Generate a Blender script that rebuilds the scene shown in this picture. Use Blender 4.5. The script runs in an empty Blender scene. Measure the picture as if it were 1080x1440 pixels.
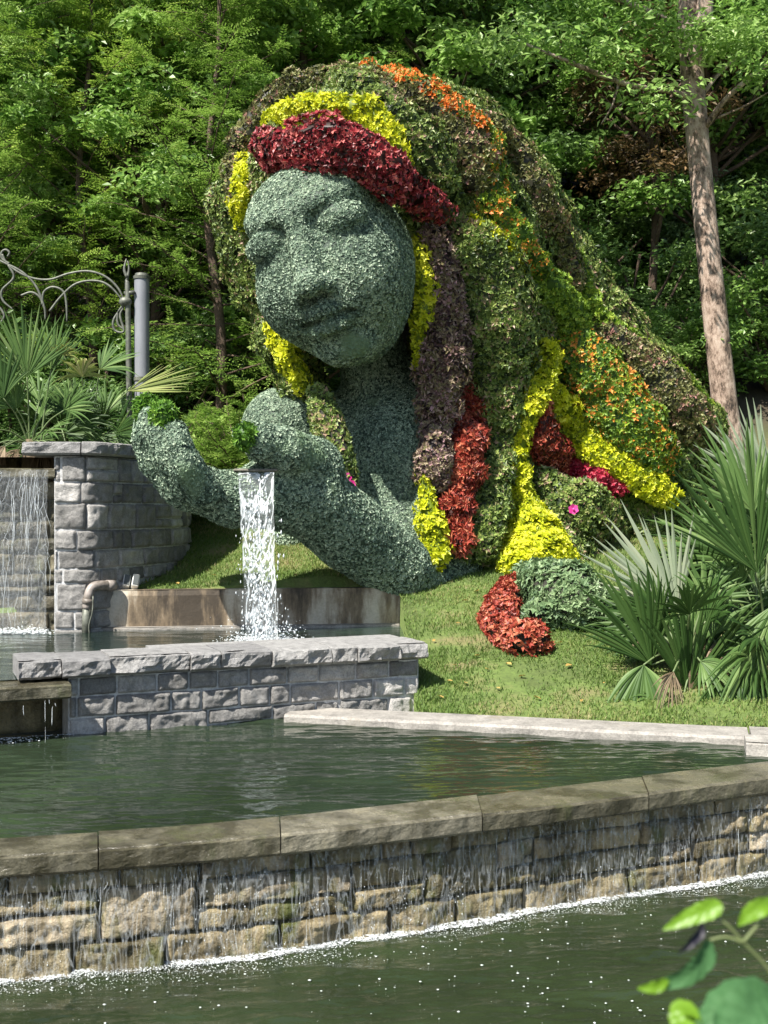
import bpy, math, random
import numpy as np
from mathutils import Vector, Matrix, noise as mnoise
from mathutils.bvhtree import BVHTree
R = math.radians
rng = np.random.default_rng(7)
random.seed(7)
scene = bpy.context.scene
COL = scene.collection
F = 1600.0; CZ = 2.6
def W(px, py, Y):                       # a pixel of the 1080x1440 photo at depth Y
    return np.array([(px-540)/F*Y, Y, CZ-(py-720)/F*Y])
def G(px, py, z):                       # ... on the level z
    Y = (CZ-z)*F/(py-720); return W(px, py, Y)
# ------------------------------------------------------------ helpers
def mesh_from(name, V, quads=None, tris=None, attr=None, matidx=None, smooth=False):
    V = np.asarray(V, dtype=np.float32).reshape(-1, 3)
    q = np.zeros((0, 4), int) if quads is None else np.asarray(quads, int).reshape(-1, 4)
    t = np.zeros((0, 3), int) if tris is None else np.asarray(tris, int).reshape(-1, 3)
    me = bpy.data.meshes.new(name)
    me.vertices.add(len(V)); me.vertices.foreach_set('co', V.ravel())
    nl = q.size + t.size
    me.loops.add(nl); me.loops.foreach_set('vertex_index', np.concatenate([q.ravel(), t.ravel()]).astype(np.int32))
    nf = len(q)+len(t); me.polygons.add(nf)
    st = np.concatenate([np.arange(len(q))*4, q.size+np.arange(len(t))*3]).astype(np.int32)
    me.polygons.foreach_set('loop_start', st)
    if matidx is not None: me.polygons.foreach_set('material_index', np.asarray(matidx, np.int32))
    me.polygons.foreach_set('use_smooth', np.full(nf, bool(smooth)) if not hasattr(smooth, '__len__') else smooth)
    me.update(calc_edges=True)
    if attr is not None:
        a = me.attributes.new('v', 'FLOAT', 'FACE'); a.data.foreach_set('value', np.asarray(attr, np.float32))
    me.validate()
    return me
class MB:
    """collects geometry, then links it as one mesh object"""
    def __init__(s): s.V=[]; s.Q=[]; s.T=[]; s.qa=[]; s.ta=[]; s.qm=[]; s.tm=[]; s.qs=[]; s.ts=[]; s.n=0
    def add(s, V, quads=None, tris=None, v=0.5, m=0, smooth=False):
        V = np.asarray(V, float).reshape(-1,3); s.V.append(V)
        if quads is not None and len(quads):
            q = np.asarray(quads,int).reshape(-1,4)+s.n; s.Q.append(q)
            s.qa.append(np.broadcast_to(np.asarray(v,float),(len(q),))); s.qm.append(np.full(len(q),m)); s.qs.append(np.full(len(q),smooth))
        if tris is not None and len(tris):
            t = np.asarray(tris,int).reshape(-1,3)+s.n; s.T.append(t)
            s.ta.append(np.full(len(t), float(np.mean(v)))) ; s.tm.append(np.full(len(t),m)); s.ts.append(np.full(len(t),smooth))
        s.n += len(V); return s
    def build(s, name, mats, parent=None):
        if not s.V: s.add([[0,0,0],[0,0,.001],[.001,0,0]], tris=[[0,1,2]])
        cat = lambda l, w=None: np.concatenate(l) if l else (np.zeros((0,w),int) if w else np.zeros(0))
        me = mesh_from(name, np.concatenate(s.V), cat(s.Q,4), cat(s.T,3), np.concatenate([cat(s.qa),cat(s.ta)]),
                       np.concatenate([cat(s.qm),cat(s.tm)]), np.concatenate([cat(s.qs),cat(s.ts)]).astype(bool))
        return link(name, me, mats, parent)
def link(name, me, mats, parent=None):
    for m in (mats if isinstance(mats,(list,tuple)) else [mats]): me.materials.append(m)
    o = bpy.data.objects.new(name, me); COL.objects.link(o)
    if parent is not None:
        o.parent = parent; o.matrix_parent_inverse = Matrix.Translation(-Vector(parent.location))
    return o
def tag(o, label=None, cat=None, group=None, kind=None):
    for k, v in (('label',label),('category',cat),('group',group),('kind',kind)):
        if v: o[k] = v
    return o
def thing(name, loc, label, cat, group=None):
    o = bpy.data.objects.new(name, None); COL.objects.link(o); o.location = loc; o.empty_display_size=.2
    return tag(o, label, cat, group)
def hsh(ix,iy,iz,seed):
    h = (ix*374761393 + iy*668265263 + iz*2147483647 + seed*1274126177) & 0xffffffff
    h = ((h ^ (h>>13))*1274126177) & 0xffffffff
    return ((h ^ (h>>16)) & 0xffffff)/float(0xffffff)
def vnoise(P, s=1.0, seed=0):           # numpy value noise -1..1
    P = np.asarray(P,float)*s; I = np.floor(P).astype(np.int64); f = P-I; f = f*f*(3-2*f)
    r = 0
    for a in (0,1):
        for b in (0,1):
            for c in (0,1):
                w = (f[...,0] if a else 1-f[...,0])*(f[...,1] if b else 1-f[...,1])*(f[...,2] if c else 1-f[...,2])
                r = r + w*hsh(I[...,0]+a, I[...,1]+b, I[...,2]+c, seed)
    return r*2-1
def fbm(P, s=1.0, seed=0, o=3):
    return sum(vnoise(P, s*2**k, seed+k)*.5**k for k in range(o))
def crom(P, n):                          # Catmull-Rom through rows of P (any width)
    P = np.asarray(P,float)
    if len(P)==2: t=np.linspace(0,1,n)[:,None]; return P[0]*(1-t)+P[1]*t
    E = np.vstack([2*P[0]-P[1], P, 2*P[-1]-P[-2]]); out=[]
    for u in np.linspace(0, len(P)-1-1e-6, n):
        i=int(u); t=u-i; a,b,c,d = E[i:i+4]
        out.append(.5*((2*b)+(-a+c)*t+(2*a-5*b+4*c-d)*t*t+(-a+3*b-3*c+d)*t**3))
    return np.array(out)
def unit(v): v=np.asarray(v,float); return v/(np.linalg.norm(v,axis=-1,keepdims=True)+1e-12)
def tube_geo(P, rad, seg=10, side=None, flat=1.0, caps=True):
    """tube along P; rad per point; side = direction of the wide axis, flat = ratio of the other"""
    P=np.asarray(P,float); n=len(P); rad=np.broadcast_to(np.asarray(rad,float),(n,))
    T=unit(np.gradient(P,axis=0)); V=[]
    u = np.array([0,0,1.]) if abs(T[0][2])<.9 else np.array([1.,0,0])
    u = unit(np.cross(T[0],u))
    for i in range(n):
        if side is not None:
            s_ = side[i] if np.ndim(side)==2 else side
            a = unit(s_-T[i]*np.dot(s_,T[i]))
        else:
            u = unit(u-T[i]*np.dot(u,T[i])); a=u
        b=np.cross(T[i],a)
        th=np.linspace(0,2*math.pi,seg,endpoint=False)
        V.append(P[i]+rad[i]*(np.cos(th)[:,None]*a+np.sin(th)[:,None]*b*flat))
    V=np.concatenate(V); Q=[]; T3=[]
    k=np.arange(seg); k2=(k+1)%seg
    for i in range(n-1): Q.append(np.stack([i*seg+k,i*seg+k2,(i+1)*seg+k2,(i+1)*seg+k],1))
    if caps:
        V=np.vstack([V,P[0],P[-1]]); c0=n*seg
        T3=np.vstack([np.stack([k2,k,np.full(seg,c0)],1), np.stack([(n-1)*seg+k,(n-1)*seg+k2,np.full(seg,c0+1)],1)])
    return V, np.concatenate(Q), (T3 if caps else None)
def add_tube(mb, P, rad, seg=10, v=.5, m=0, n=None, **k):
    P=np.asarray(P,float)
    if n:
        PR=crom(np.hstack([P,np.broadcast_to(np.asarray(rad,float),(len(P),))[:,None]]),n); P,rad=PR[:,:3],PR[:,3]
    V,Q,T=tube_geo(P,rad,seg,**k); mb.add(V,Q,T,v,m,True)
def sphere_geo(c, r, nu=24, nv=14, rot=None):
    th=np.linspace(0,2*math.pi,nu,endpoint=False); ph=np.linspace(0,math.pi,nv)[1:-1]
    V=[[0,0,1.]]+[[math.sin(p)*math.cos(t),math.sin(p)*math.sin(t),math.cos(p)] for p in ph for t in th]+[[0,0,-1.]]
    V=np.array(V)*np.asarray(r,float)
    if rot is not None: V=V@np.asarray(rot).T
    k=np.arange(nu); k2=(k+1)%nu; Q=[]
    for i in range(nv-3): Q.append(np.stack([1+i*nu+k,1+(i+1)*nu+k,1+(i+1)*nu+k2,1+i*nu+k2],1))
    l=1+(nv-3)*nu; T=np.vstack([np.stack([np.zeros(nu,int),1+k,1+k2],1),np.stack([l+k2,l+k,np.full(nu,1+(nv-2)*nu)],1)])
    return V+np.asarray(c), np.concatenate(Q), T
def box_geo(c, s, rot=0, bev=0.0, tilt=None):
    """bevelled box, centre c, full size s"""
    hx,hy,hz=[a/2 for a in s]; b=min(bev,hx*.9,hy*.9,hz*.9); V=[]
    if b<=0:
        V=[[x*hx,y*hy,z*hz] for x in(-1,1) for y in(-1,1) for z in(-1,1)]
        Q=[[0,1,3,2],[4,6,7,5],[0,4,5,1],[2,3,7,6],[0,2,6,4],[1,5,7,3]]; T=None
    else:
        idx={}
        for x in(-1,1):
            for y in(-1,1):
                for z in(-1,1):
                    for a,p in enumerate(([x*hx,y*(hy-b),z*(hz-b)],[x*(hx-b),y*hy,z*(hz-b)],[x*(hx-b),y*(hy-b),z*hz])):
                        idx[(x,y,z,a)]=len(V); V.append(p)
        Q=[];T=[]
        for a in range(3):
            for s_ in(-1,1):
                o=[i for i in range(3) if i!=a]; f=[]
                for p,q in((-1,-1),(1,-1),(1,1),(-1,1)):
                    k=[0,0,0]; k[a]=s_;k[o[0]]=p;k[o[1]]=q; f.append(idx[(*k,a)])
                Q.append(f)
        for a in range(3):
            o=[i for i in range(3) if i!=a]
            for p in(-1,1):
                for q in(-1,1):
                    k1=[0,0,0];k2=[0,0,0];k1[a]=-1;k2[a]=1
                    for k in(k1,k2): k[o[0]]=p;k[o[1]]=q
                    Q.append([idx[(*k1,o[0])],idx[(*k2,o[0])],idx[(*k2,o[1])],idx[(*k1,o[1])]])
        for x in(-1,1):
            for y in(-1,1):
                for z in(-1,1): T.append([idx[(x,y,z,0)],idx[(x,y,z,1)],idx[(x,y,z,2)]])
    V=np.array(V,float)
    cr,sr=math.cos(rot),math.sin(rot); M=np.array([[cr,-sr,0],[sr,cr,0],[0,0,1]])
    if tilt is not None: M=M@np.array(tilt)
    return V@M.T+np.asarray(c), Q, T
def leaves_geo(P, N, L, Wd, lift=.6, curl=.15, gen=rng, up=None):
    """one folded pointed leaf at each P; N = outward normal there"""
    n=len(P); N=unit(N); r=gen.normal(size=(n,3)); t=unit(r-N*np.sum(r*N,1,keepdims=True))
    lf=lift*(.4+1.0*gen.random((n,1))); d=unit(t+N*lf+(0 if up is None else up))
    s=unit(np.cross(d,N+.35*gen.normal(size=(n,3)))); nn=np.cross(s,d)
    L=(L*(.65+.7*gen.random((n,1)))); Wd=Wd*(.7+.6*gen.random((n,1)))
    base=P; tip=P+d*L-nn*L*curl*gen.random((n,1)); mid=P+d*L*.45
    V=np.stack([base, mid+s*Wd*.5+nn*L*.08, tip, mid-s*Wd*.5+nn*L*.08],1).reshape(-1,3)
    Q=np.arange(n*4).reshape(n,4); return V,Q
def rosettes(P, N, k, L, Wd, lift=.7, gen=rng):
    """k leaves splayed round each point: the grain of bedding plants"""
    n=len(P); N=unit(N+gen.normal(0,.22,(n,3))); r=gen.normal(size=(n,3)); t=unit(r-N*np.sum(r*N,1,keepdims=True)); b=np.cross(N,t); Vs=[]; sz=(.6+.8*gen.random((n,1)))
    for i in range(k):
        a=i*2*math.pi/k+gen.normal(0,.35,(n,1)); d=unit(t*np.cos(a)+b*np.sin(a)+N*lift*(.5+.9*gen.random((n,1)))); s=unit(np.cross(d,N)); nn=np.cross(s,d)
        l=L*sz*(.75+.5*gen.random((n,1))); w=Wd*sz*(.8+.4*gen.random((n,1))); m_=P+d*l*.5
        Vs.append(np.stack([P,m_+s*w*.5+nn*l*.10,P+d*l-nn*l*.10,m_-s*w*.5+nn*l*.10],1))
    V=np.stack(Vs,1).reshape(-1,3); return V,np.arange(len(V)).reshape(-1,4)
def tri_arrays(me):
    me.calc_loop_triangles(); nt=len(me.loop_triangles)
    t=np.zeros(nt*3,np.int32); me.loop_triangles.foreach_get('vertices',t)
    v=np.zeros(len(me.vertices)*3,np.float32); me.vertices.foreach_get('co',v)
    return v.reshape(-1,3).astype(float), t.reshape(-1,3)
def scatter(V,T,dens,gen=rng):
    a,b,c=V[T[:,0]],V[T[:,1]],V[T[:,2]]; cr=np.cross(b-a,c-a); ar=np.linalg.norm(cr,axis=1)/2
    n=int(ar.sum()*dens); i=gen.choice(len(T),n,p=ar/ar.sum()); u=gen.random((n,1)); w=gen.random((n,1))
    f=(u+w)>1; u=np.where(f,1-u,u); w=np.where(f,1-w,w)
    return a[i]+u*(b[i]-a[i])+w*(c[i]-a[i]), unit(cr[i])
def quads_to_tris(Q,T=None):
    Q=np.asarray(Q,int).reshape(-1,4); r=[Q[:,[0,1,2]],Q[:,[0,2,3]]]
    if T is not None and len(T): r.append(np.asarray(T,int))
    return np.concatenate(r)
# ------------------------------------------------------------ materials
MATS={}
def nodes(name):
    m=bpy.data.materials.new(name); m.use_nodes=True; nt=m.node_tree; MATS[name]=m
    return m, nt, nt.nodes['Principled BSDF'], nt.nodes, nt.links
def ramp(N, stops):
    r=N.new('ShaderNodeValToRGB'); e=r.color_ramp.elements
    while len(e)<len(stops): e.new(.5)
    for a,(p,c) in zip(e,stops): a.position=p; a.color=(*c,1)
    return r
def mapped(N,Lk,scale=(1,1,1),coord='Object'):
    tc=N.new('ShaderNodeTexCoord'); mp=N.new('ShaderNodeMapping'); mp.inputs['Scale'].default_value=scale
    Lk.new(tc.outputs[coord],mp.inputs[0]); return mp.outputs[0]
def noise_tex(N,Lk,vec,scale,detail=6,rough=.6):
    t=N.new('ShaderNodeTexNoise'); t.inputs['Scale'].default_value=scale; t.inputs['Detail'].default_value=detail; t.inputs['Roughness'].default_value=rough
    Lk.new(vec,t.inputs['Vector']); return t.outputs['Fac']
def bump(N,Lk,fac,b,strength=.5,dist=.02,prev=None):
    n=N.new('ShaderNodeBump'); n.inputs['Strength'].default_value=strength; n.inputs['Distance'].default_value=dist
    Lk.new(fac,n.inputs['Height'])
    if prev: Lk.new(prev,n.inputs['Normal'])
    if b: Lk.new(n.outputs[0],b.inputs['Normal'])
    return n.outputs[0]
def mixc(N,Lk,fac,a,b,mode='MIX'):
    m=N.new('ShaderNodeMix'); m.data_type='RGBA'; m.blend_type=mode
    for s,x in ((m.inputs[0],fac),(m.inputs[6],a),(m.inputs[7],b)):
        if isinstance(x,(int,float)): s.default_value=x
        elif isinstance(x,tuple): s.default_value=(*x,1)
        else: Lk.new(x,s)
    return m.outputs[2]
def leafmat(name, stops, rough=.5, trans=.25, patch=None, spec=.4):
    m,nt,b,N,Lk=nodes(name)
    at=N.new('ShaderNodeAttribute'); at.attribute_name='v'
    r=ramp(N,stops); Lk.new(at.outputs['Fac'],r.inputs[0]); c=r.outputs[0]
    if patch:   # the planting changes kind in patches
        f=noise_tex(N,Lk,mapped(N,Lk),patch[0],2); rr=ramp(N,[(patch[2],(0,0,0)),(patch[2]+.08,(1,1,1))]); Lk.new(f,rr.inputs[0])
        c=mixc(N,Lk,rr.outputs[0],c,patch[1])
    Lk.new(c,b.inputs['Base Color']); b.inputs['Roughness'].default_value=rough; b.inputs['Specular IOR Level'].default_value=spec
    if trans>0:
        tr=N.new('ShaderNodeBsdfTranslucent'); Lk.new(c,tr.inputs['Color']); mx=N.new('ShaderNodeMixShader'); mx.inputs[0].default_value=trans
        Lk.new(b.outputs[0],mx.inputs[1]); Lk.new(tr.outputs[0],mx.inputs[2]); Lk.new(mx.outputs[0],N['Material Output'].inputs['Surface'])
    return m
def stonemat(name, stops, scale=6, rough=.85, bstr=.6, moss=None, wet=None, streak=None):
    m,nt,b,N,Lk=nodes(name); vec=mapped(N,Lk)
    at=N.new('ShaderNodeAttribute'); at.attribute_name='v'
    r=ramp(N,stops); Lk.new(at.outputs['Fac'],r.inputs[0]); c=r.outputs[0]
    f=noise_tex(N,Lk,vec,scale,8,.7); dk=ramp(N,[(.3,(.45,.45,.45)),(.62,(1.15,1.15,1.15))]); Lk.new(f,dk.inputs[0])
    c=mixc(N,Lk,.8,c,dk.outputs[0],'MULTIPLY')
    f3=noise_tex(N,Lk,vec,scale*9,3,.8); d3=ramp(N,[(.35,(.6,.6,.6)),(.65,(1.3,1.3,1.3))]); Lk.new(f3,d3.inputs[0])
    c=mixc(N,Lk,.6,c,d3.outputs[0],'MULTIPLY')
    if streak:
        fs=noise_tex(N,Lk,mapped(N,Lk,(streak,streak,.5)),1,4,.6); rs=ramp(N,[(.40,(.35,.34,.28)),(.55,(1,1,1)),(.70,(1.12,1.1,1.0))]); Lk.new(fs,rs.inputs[0]); c=mixc(N,Lk,.85,c,rs.outputs[0],'MULTIPLY')
    if moss:
        f2=noise_tex(N,Lk,mapped(N,Lk,(1,1,.45)),moss[0],6,.7); rr=ramp(N,[(moss[2],(0,0,0)),(moss[2]+.14,(1,1,1))]); Lk.new(f2,rr.inputs[0])
        c=mixc(N,Lk,rr.outputs[0],c,moss[1])
    Lk.new(c,b.inputs['Base Color']); b.inputs['Roughness'].default_value=rough
    if wet:
        rr=ramp(N,[(.35,(wet,)*3),(.6,(rough,)*3)]); Lk.new(f,rr.inputs[0]); Lk.new(rr.outputs[0],b.inputs['Roughness'])
    n1=bump(N,Lk,f,None,min(1,bstr),.035); f4=noise_tex(N,Lk,vec,scale*3.3,5,.7); n2=bump(N,Lk,f4,None,min(1,bstr),.02,n1); bump(N,Lk,f3,b,min(1,bstr*.8),.008,n2)
    return m

# ------------------------------------------------------------ levels and lines of the place
ZM=.69; ZU=1.18                          # water: lower pool 0, middle pool ZM, upper basin ZU
front=[G(a,b,0)[:2] for a,b in ((0,1370),(270,1345),(540,1308),(810,1262),(1080,1222))]
d0=(front[0]-front[1])*2.2; d1=(front[-1]-front[-2])*2.2
front=np.array([front[0]+d0*2,front[0]+d0]+front+[front[-1]+d1,front[-1]+d1*2])
front=crom(front,60)
def pl_len(P): return np.concatenate([[0],np.cumsum(np.linalg.norm(np.diff(P,axis=0),axis=1))])
def pl_at(P,s):
    L_=pl_len(P); s=np.asarray(s,float); return np.stack([np.interp(s,L_,P[:,i]) for i in range(P.shape[1])],-1)
def pl_norm(P,s,side):
    a=pl_at(P,np.clip(np.asarray(s)-.02,0,None)); b=pl_at(P,np.asarray(s)+.02); t=unit(b-a); return np.stack([t[...,1],-t[...,0]],-1)*side
def stone_wall(mb,P,z0,z1,side,rows,lens,relief=.05,back=.3,seed=1,joint=.012,rough=1.0,step=.03,v0=0,v1=1,gapm=1):
    """coursed rough stones on the side `side` of the line P; stones are one mesh with the mortar behind"""
    g=np.random.default_rng(seed); Ltot=pl_len(P)[-1]
    # mortar core
    n=max(2,int(Ltot/.25)); s=np.linspace(0,Ltot,n); c=pl_at(P,s); nn=pl_norm(P,s,side); f=c-nn*.012; b=c-nn*back
    V=np.concatenate([np.c_[f,np.full(n,z0)],np.c_[f,np.full(n,z1)],np.c_[b,np.full(n,z1)],np.c_[b,np.full(n,z0)]]); Q=[]
    for k in range(4):
        a_=k*n; b_=((k+1)%4)*n
        for i in range(n-1): Q.append([a_+i,a_+i+1,b_+i+1,b_+i])
    Q+= [[0,n,2*n,3*n],[n-1,4*n-1,3*n-1,2*n-1]]
    mb.add(V,Q,None,.5,gapm)
    z=z0
    while z<z1-.02:
        h=g.uniform(*rows); 
        if z1-(z+h)<rows[0]*.8: h=z1-z
        s0=-g.uniform(0,lens[1])
        while s0<Ltot:
            l=g.uniform(*lens)*(.8+h*1.6)
            subs=[(z,h)]
            if h>rows[1]*.75 and g.random()<.35: q=g.uniform(.4,.6); subs=[(z,h*q),(z+h*q,h*(1-q))]
            for zz,hh in subs:
                a=max(s0,0)+joint*g.uniform(.5,1); e=min(s0+l,Ltot)-joint*g.uniform(.5,1)
                if e-a<.03: continue
                nu=max(4,int((e-a)/step)+1); nv=max(4,int(hh/step)+1)
                u=np.linspace(0,1,nu); w=np.linspace(0,1,nv); U,Wv=np.meshgrid(u,w,indexing='ij')
                sk=g.normal(0,.012,4)
                su=a+U*(e-a)+(sk[0]*(1-Wv)+sk[1]*Wv)*(1-U)*0; zw=zz+joint*g.uniform(.4,1)+Wv*(hh-joint*1.4)
                zw=zw+sk[2]*(U-.5)*.5
                pr=np.minimum(np.minimum(U*(e-a),(1-U)*(e-a)),np.minimum(Wv,1-Wv)*hh); pr=1-np.exp(-pr/.006)
                pc=np.stack([su,zw,np.full_like(su,g.uniform(0,50))],-1)
                dis=pr*(relief*(.35+g.uniform(0,.75))+relief*rough*(.55*fbm(pc,6,3,4)+.55*np.abs(vnoise(pc,13,4))-.25*np.abs(vnoise(pc,27,5)))) + relief*(sk[3]*14)*(U-.5)*pr
                ctr=pl_at(P,su); nr=pl_norm(P,su,side); XY=ctr+nr*(dis-.02*(1-pr))[...,None]
                V=np.concatenate([XY,zw[...,None]],-1).reshape(-1,3)
                i,j=np.meshgrid(np.arange(nu-1),np.arange(nv-1),indexing='ij'); q=(i*nv+j).ravel()
                Q=np.stack([q,q+nv,q+nv+1,q+1],1)
                if side>0: Q=Q
                mb.add(V,Q,None,v0+(v1-v0)*g.random(),0,True)
            s0+=l
        z+=h
def slab_run(mb,A,B,z0,z1,lens,seed,relief=.02,joint=.01,m=0,step=.05,ragged=.03):
    """capstones between a front line A and a back line B (same parametrisation), each stone with a rough edge"""
    g=np.random.default_rng(seed); LA=pl_len(A)[-1]; s=0
    A=np.asarray(A,float);B=np.asarray(B,float)
    while s<LA-.02:
        l=g.uniform(*lens); e=min(s+l,LA); 
        if LA-e<lens[0]*.5: e=LA
        a,b=(s+joint)/LA,(e-joint)/LA; nu=max(3,int((e-s)/step)+1)
        # section loop: around front, top, back, bottom
        sec=[(0,0),(0,.15),(0,.3),(0,.45),(0,.6),(0,.75),(0,.9),(0,1)]+[(t,1) for t in (.04,.2,.4,.6,.8,.96)]+[(1,1),(1,.5),(1,0)]+[(.7,0),(.35,0)]
        us=np.linspace(a,b,nu); V=[]; dz=g.normal(0,.004); off=g.uniform(-.5,.5)*ragged
        pa=pl_at(A,us*LA); pb=pl_at(B,us*pl_len(B)[-1])
        for k,(t,h) in enumerate(sec):
            xy=pa*(1-t)+pb*t; zz=np.full(nu,z0+(z1-z0)*h)+dz*h
            q=np.c_[xy,zz]; nz=fbm(q+off*7,9,seed,3)
            out=unit(pa-pb)
            if t==0: q[:,:2]+=out*(off+relief*(1.0 if 0<h<1 else .2)+nz[:,None]*relief*.9-(.012 if h in(0,1) else 0))
            if h==1: q[:,2]+=nz*relief*.12-(.008 if t in(0,1) else 0)
            V.append(q)
        V=np.array(V); 
        V[:,0,:]+= (V[:,1,:]-V[:,0,:])*.04; V[:,-1,:]+=(V[:,-2,:]-V[:,-1,:])*.04
        m_=len(sec); V=V.reshape(-1,3); Q=[]
        for k in range(m_):
            k2=(k+1)%m_
            for i in range(nu-1): Q.append([k*nu+i,k*nu+i+1,k2*nu+i+1,k2*nu+i])
        c1=V[[k*nu for k in range(m_)]].mean(0); c2=V[[k*nu+nu-1 for k in range(m_)]].mean(0); N0=len(V); V=np.vstack([V,c1,c2])
        T=[[k*nu,((k+1)%m_)*nu,N0] for k in range(m_)]+[[((k+1)%m_)*nu+nu-1,k*nu+nu-1,N0+1] for k in range(m_)]
        mb.add(V,Q,T,g.random(),m,False); s=e
def strip(mb,A,B,v=.5,m=0,smooth=False):
    n=len(A); V=np.concatenate([A,B]); Q=[[i,i+1,n+i+1,n+i] for i in range(n-1)]; mb.add(V,Q,None,v,m,smooth)
# ------------------------------------------------------------ materials
GRAN=stonemat('grey_granite',[(0,(.19,.185,.175)),(.5,(.31,.30,.285)),(1,(.54,.52,.49))],7,.85,1.2,moss=(1.6,(.13,.13,.12),.60))
GCAP=stonemat('granite_caps',[(0,(.28,.275,.27)),(1,(.44,.43,.41))],12,.85,1.2,moss=(3,(.20,.20,.19),.58))
MORT=stonemat('mortar',[(0,(.5,.5,.5)),(1,(.55,.55,.54))],14,.9,.4)
WETS=stonemat('wet_brown_stone',[(0,(.14,.115,.055)),(.35,(.25,.21,.115)),(.7,(.36,.29,.17)),(1,(.44,.37,.27))],6,.45,1.2,moss=(3.2,(.085,.095,.022),.51),wet=.15,streak=5)
WETD=stonemat('dark_wet_stone',[(0,(.07,.065,.045)),(.5,(.13,.115,.075)),(1,(.21,.18,.12))],6,.4,1.2,moss=(2.6,(.08,.085,.03),.55),wet=.12,streak=5)
WETM=stonemat('wet_joint',[(0,(.035,.035,.02)),(1,(.06,.055,.03))],10,.4,.5)
COPE=stonemat('wet_coping',[(0,(.12,.11,.075)),(.5,(.16,.145,.10)),(1,(.20,.185,.14))],5,.30,.5,moss=(2.2,(.075,.078,.035),.55),wet=.08,streak=4)
CONC=stonemat('pale_concrete',[(0,(.30,.28,.25)),(1,(.37,.35,.31))],5,.8,.4,moss=(2.0,(.24,.21,.16),.58))
def stained():
    m,nt,b,N,Lk=nodes('stained_concrete'); v=mapped(N,Lk,(1,1,.22)); v2=mapped(N,Lk)
    f=noise_tex(N,Lk,v,1.9,7,.62); r=ramp(N,[(.42,(.055,.042,.028)),(.49,(.20,.15,.095)),(.56,(.46,.40,.31)),(.75,(.60,.56,.48))]); Lk.new(f,r.inputs[0])
    g=noise_tex(N,Lk,v2,30,4,.7); d=ramp(N,[(.3,(.75,.75,.75)),(.7,(1.15,1.15,1.15))]); Lk.new(g,d.inputs[0])
    Lk.new(mixc(N,Lk,.8,r.outputs[0],d.outputs[0],'MULTIPLY'),b.inputs['Base Color']); b.inputs['Roughness'].default_value=.75
    bump(N,Lk,g,b,.4,.01); return m
STAIN=stained()
def watermat(name,col,rough=.04,sc=(2.2,7),strength=.35,foamy=False):
    m,nt,b,N,Lk=nodes(name)
    b.inputs['Base Color'].default_value=(*col,1); b.inputs['Roughness'].default_value=rough; b.inputs['IOR'].default_value=1.33; b.inputs['Specular IOR Level'].default_value=1.0
    f=noise_tex(N,Lk,mapped(N,Lk,(sc[0],sc[1],1)),1.6,4,.5); n1=bump(N,Lk,f,b,strength,.02)
    g=noise_tex(N,Lk,mapped(N,Lk,(1,1,1)),.35,3,.6); r=ramp(N,[(.35,tuple(c*.65 for c in col)),(.65,tuple(c*1.5 for c in col))]); Lk.new(g,r.inputs[0]); Lk.new(r.outputs[0],b.inputs['Base Color'])
    return m
WMID=watermat('pool_water',(.016,.025,.014),.012,(2.2,7.5),.30)
WLOW=watermat('lower_pool_water',(.021,.031,.013),.018,(3,9),.6)
WUP=watermat('basin_water',(.018,.032,.024),.06,(2,5),.5)
# white water: strands of a film, glossy and bright where it is broken
def fallmat(name,scale,lo,hi,alpha_max=.9,stretch=(1,1,.35),tint=(.85,.9,.92),base=.035):
    m,nt,b,N,Lk=nodes(name); v=mapped(N,Lk,stretch)
    vo=N.new('ShaderNodeTexVoronoi'); vo.feature='DISTANCE_TO_EDGE'; vo.inputs['Scale'].default_value=scale
    nz=N.new('ShaderNodeTexNoise'); nz.inputs['Scale'].default_value=scale*.6; Lk.new(v,nz.inputs['Vector'])
    ad=N.new('ShaderNodeMixRGB'); ad.inputs[0].default_value=.18; Lk.new(v,ad.inputs[1]); Lk.new(nz.outputs['Color'],ad.inputs[2]); Lk.new(ad.outputs[0],vo.inputs['Vector'])
    r=ramp(N,[(lo,(alpha_max,)*3),(hi,(base,)*3)]); Lk.new(vo.outputs['Distance'],r.inputs[0])
    b.inputs['Base Color'].default_value=(*tint,1); b.inputs['Roughness'].default_value=.12; b.inputs['IOR'].default_value=1.33; b.inputs['Specular IOR Level'].default_value=.8
    Lk.new(r.outputs[0],b.inputs['Alpha']); bump(N,Lk,vo.outputs['Distance'],b,.8,.03); return m
FALL=fallmat('falling_water',9,.012,.08,.62,base=.05)
VEIL=fallmat('water_veil',14,.006,.045,.13,(1.6,1.6,.55))
FILM=fallmat('wall_film',9,.02,.12,.30,(1.4,1.4,.28))
m,nt,b,N,Lk=nodes('droplets'); b.inputs['Base Color'].default_value=(.85,.9,.92,1); b.inputs['Roughness'].default_value=.08; b.inputs['Transmission Weight'].default_value=.35; b.inputs['IOR'].default_value=1.33; DROP=m
m,nt,b,N,Lk=nodes('foam'); b.inputs['Base Color'].default_value=(.80,.84,.84,1); b.inputs['Roughness'].default_value=.4; FOAM=m
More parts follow.
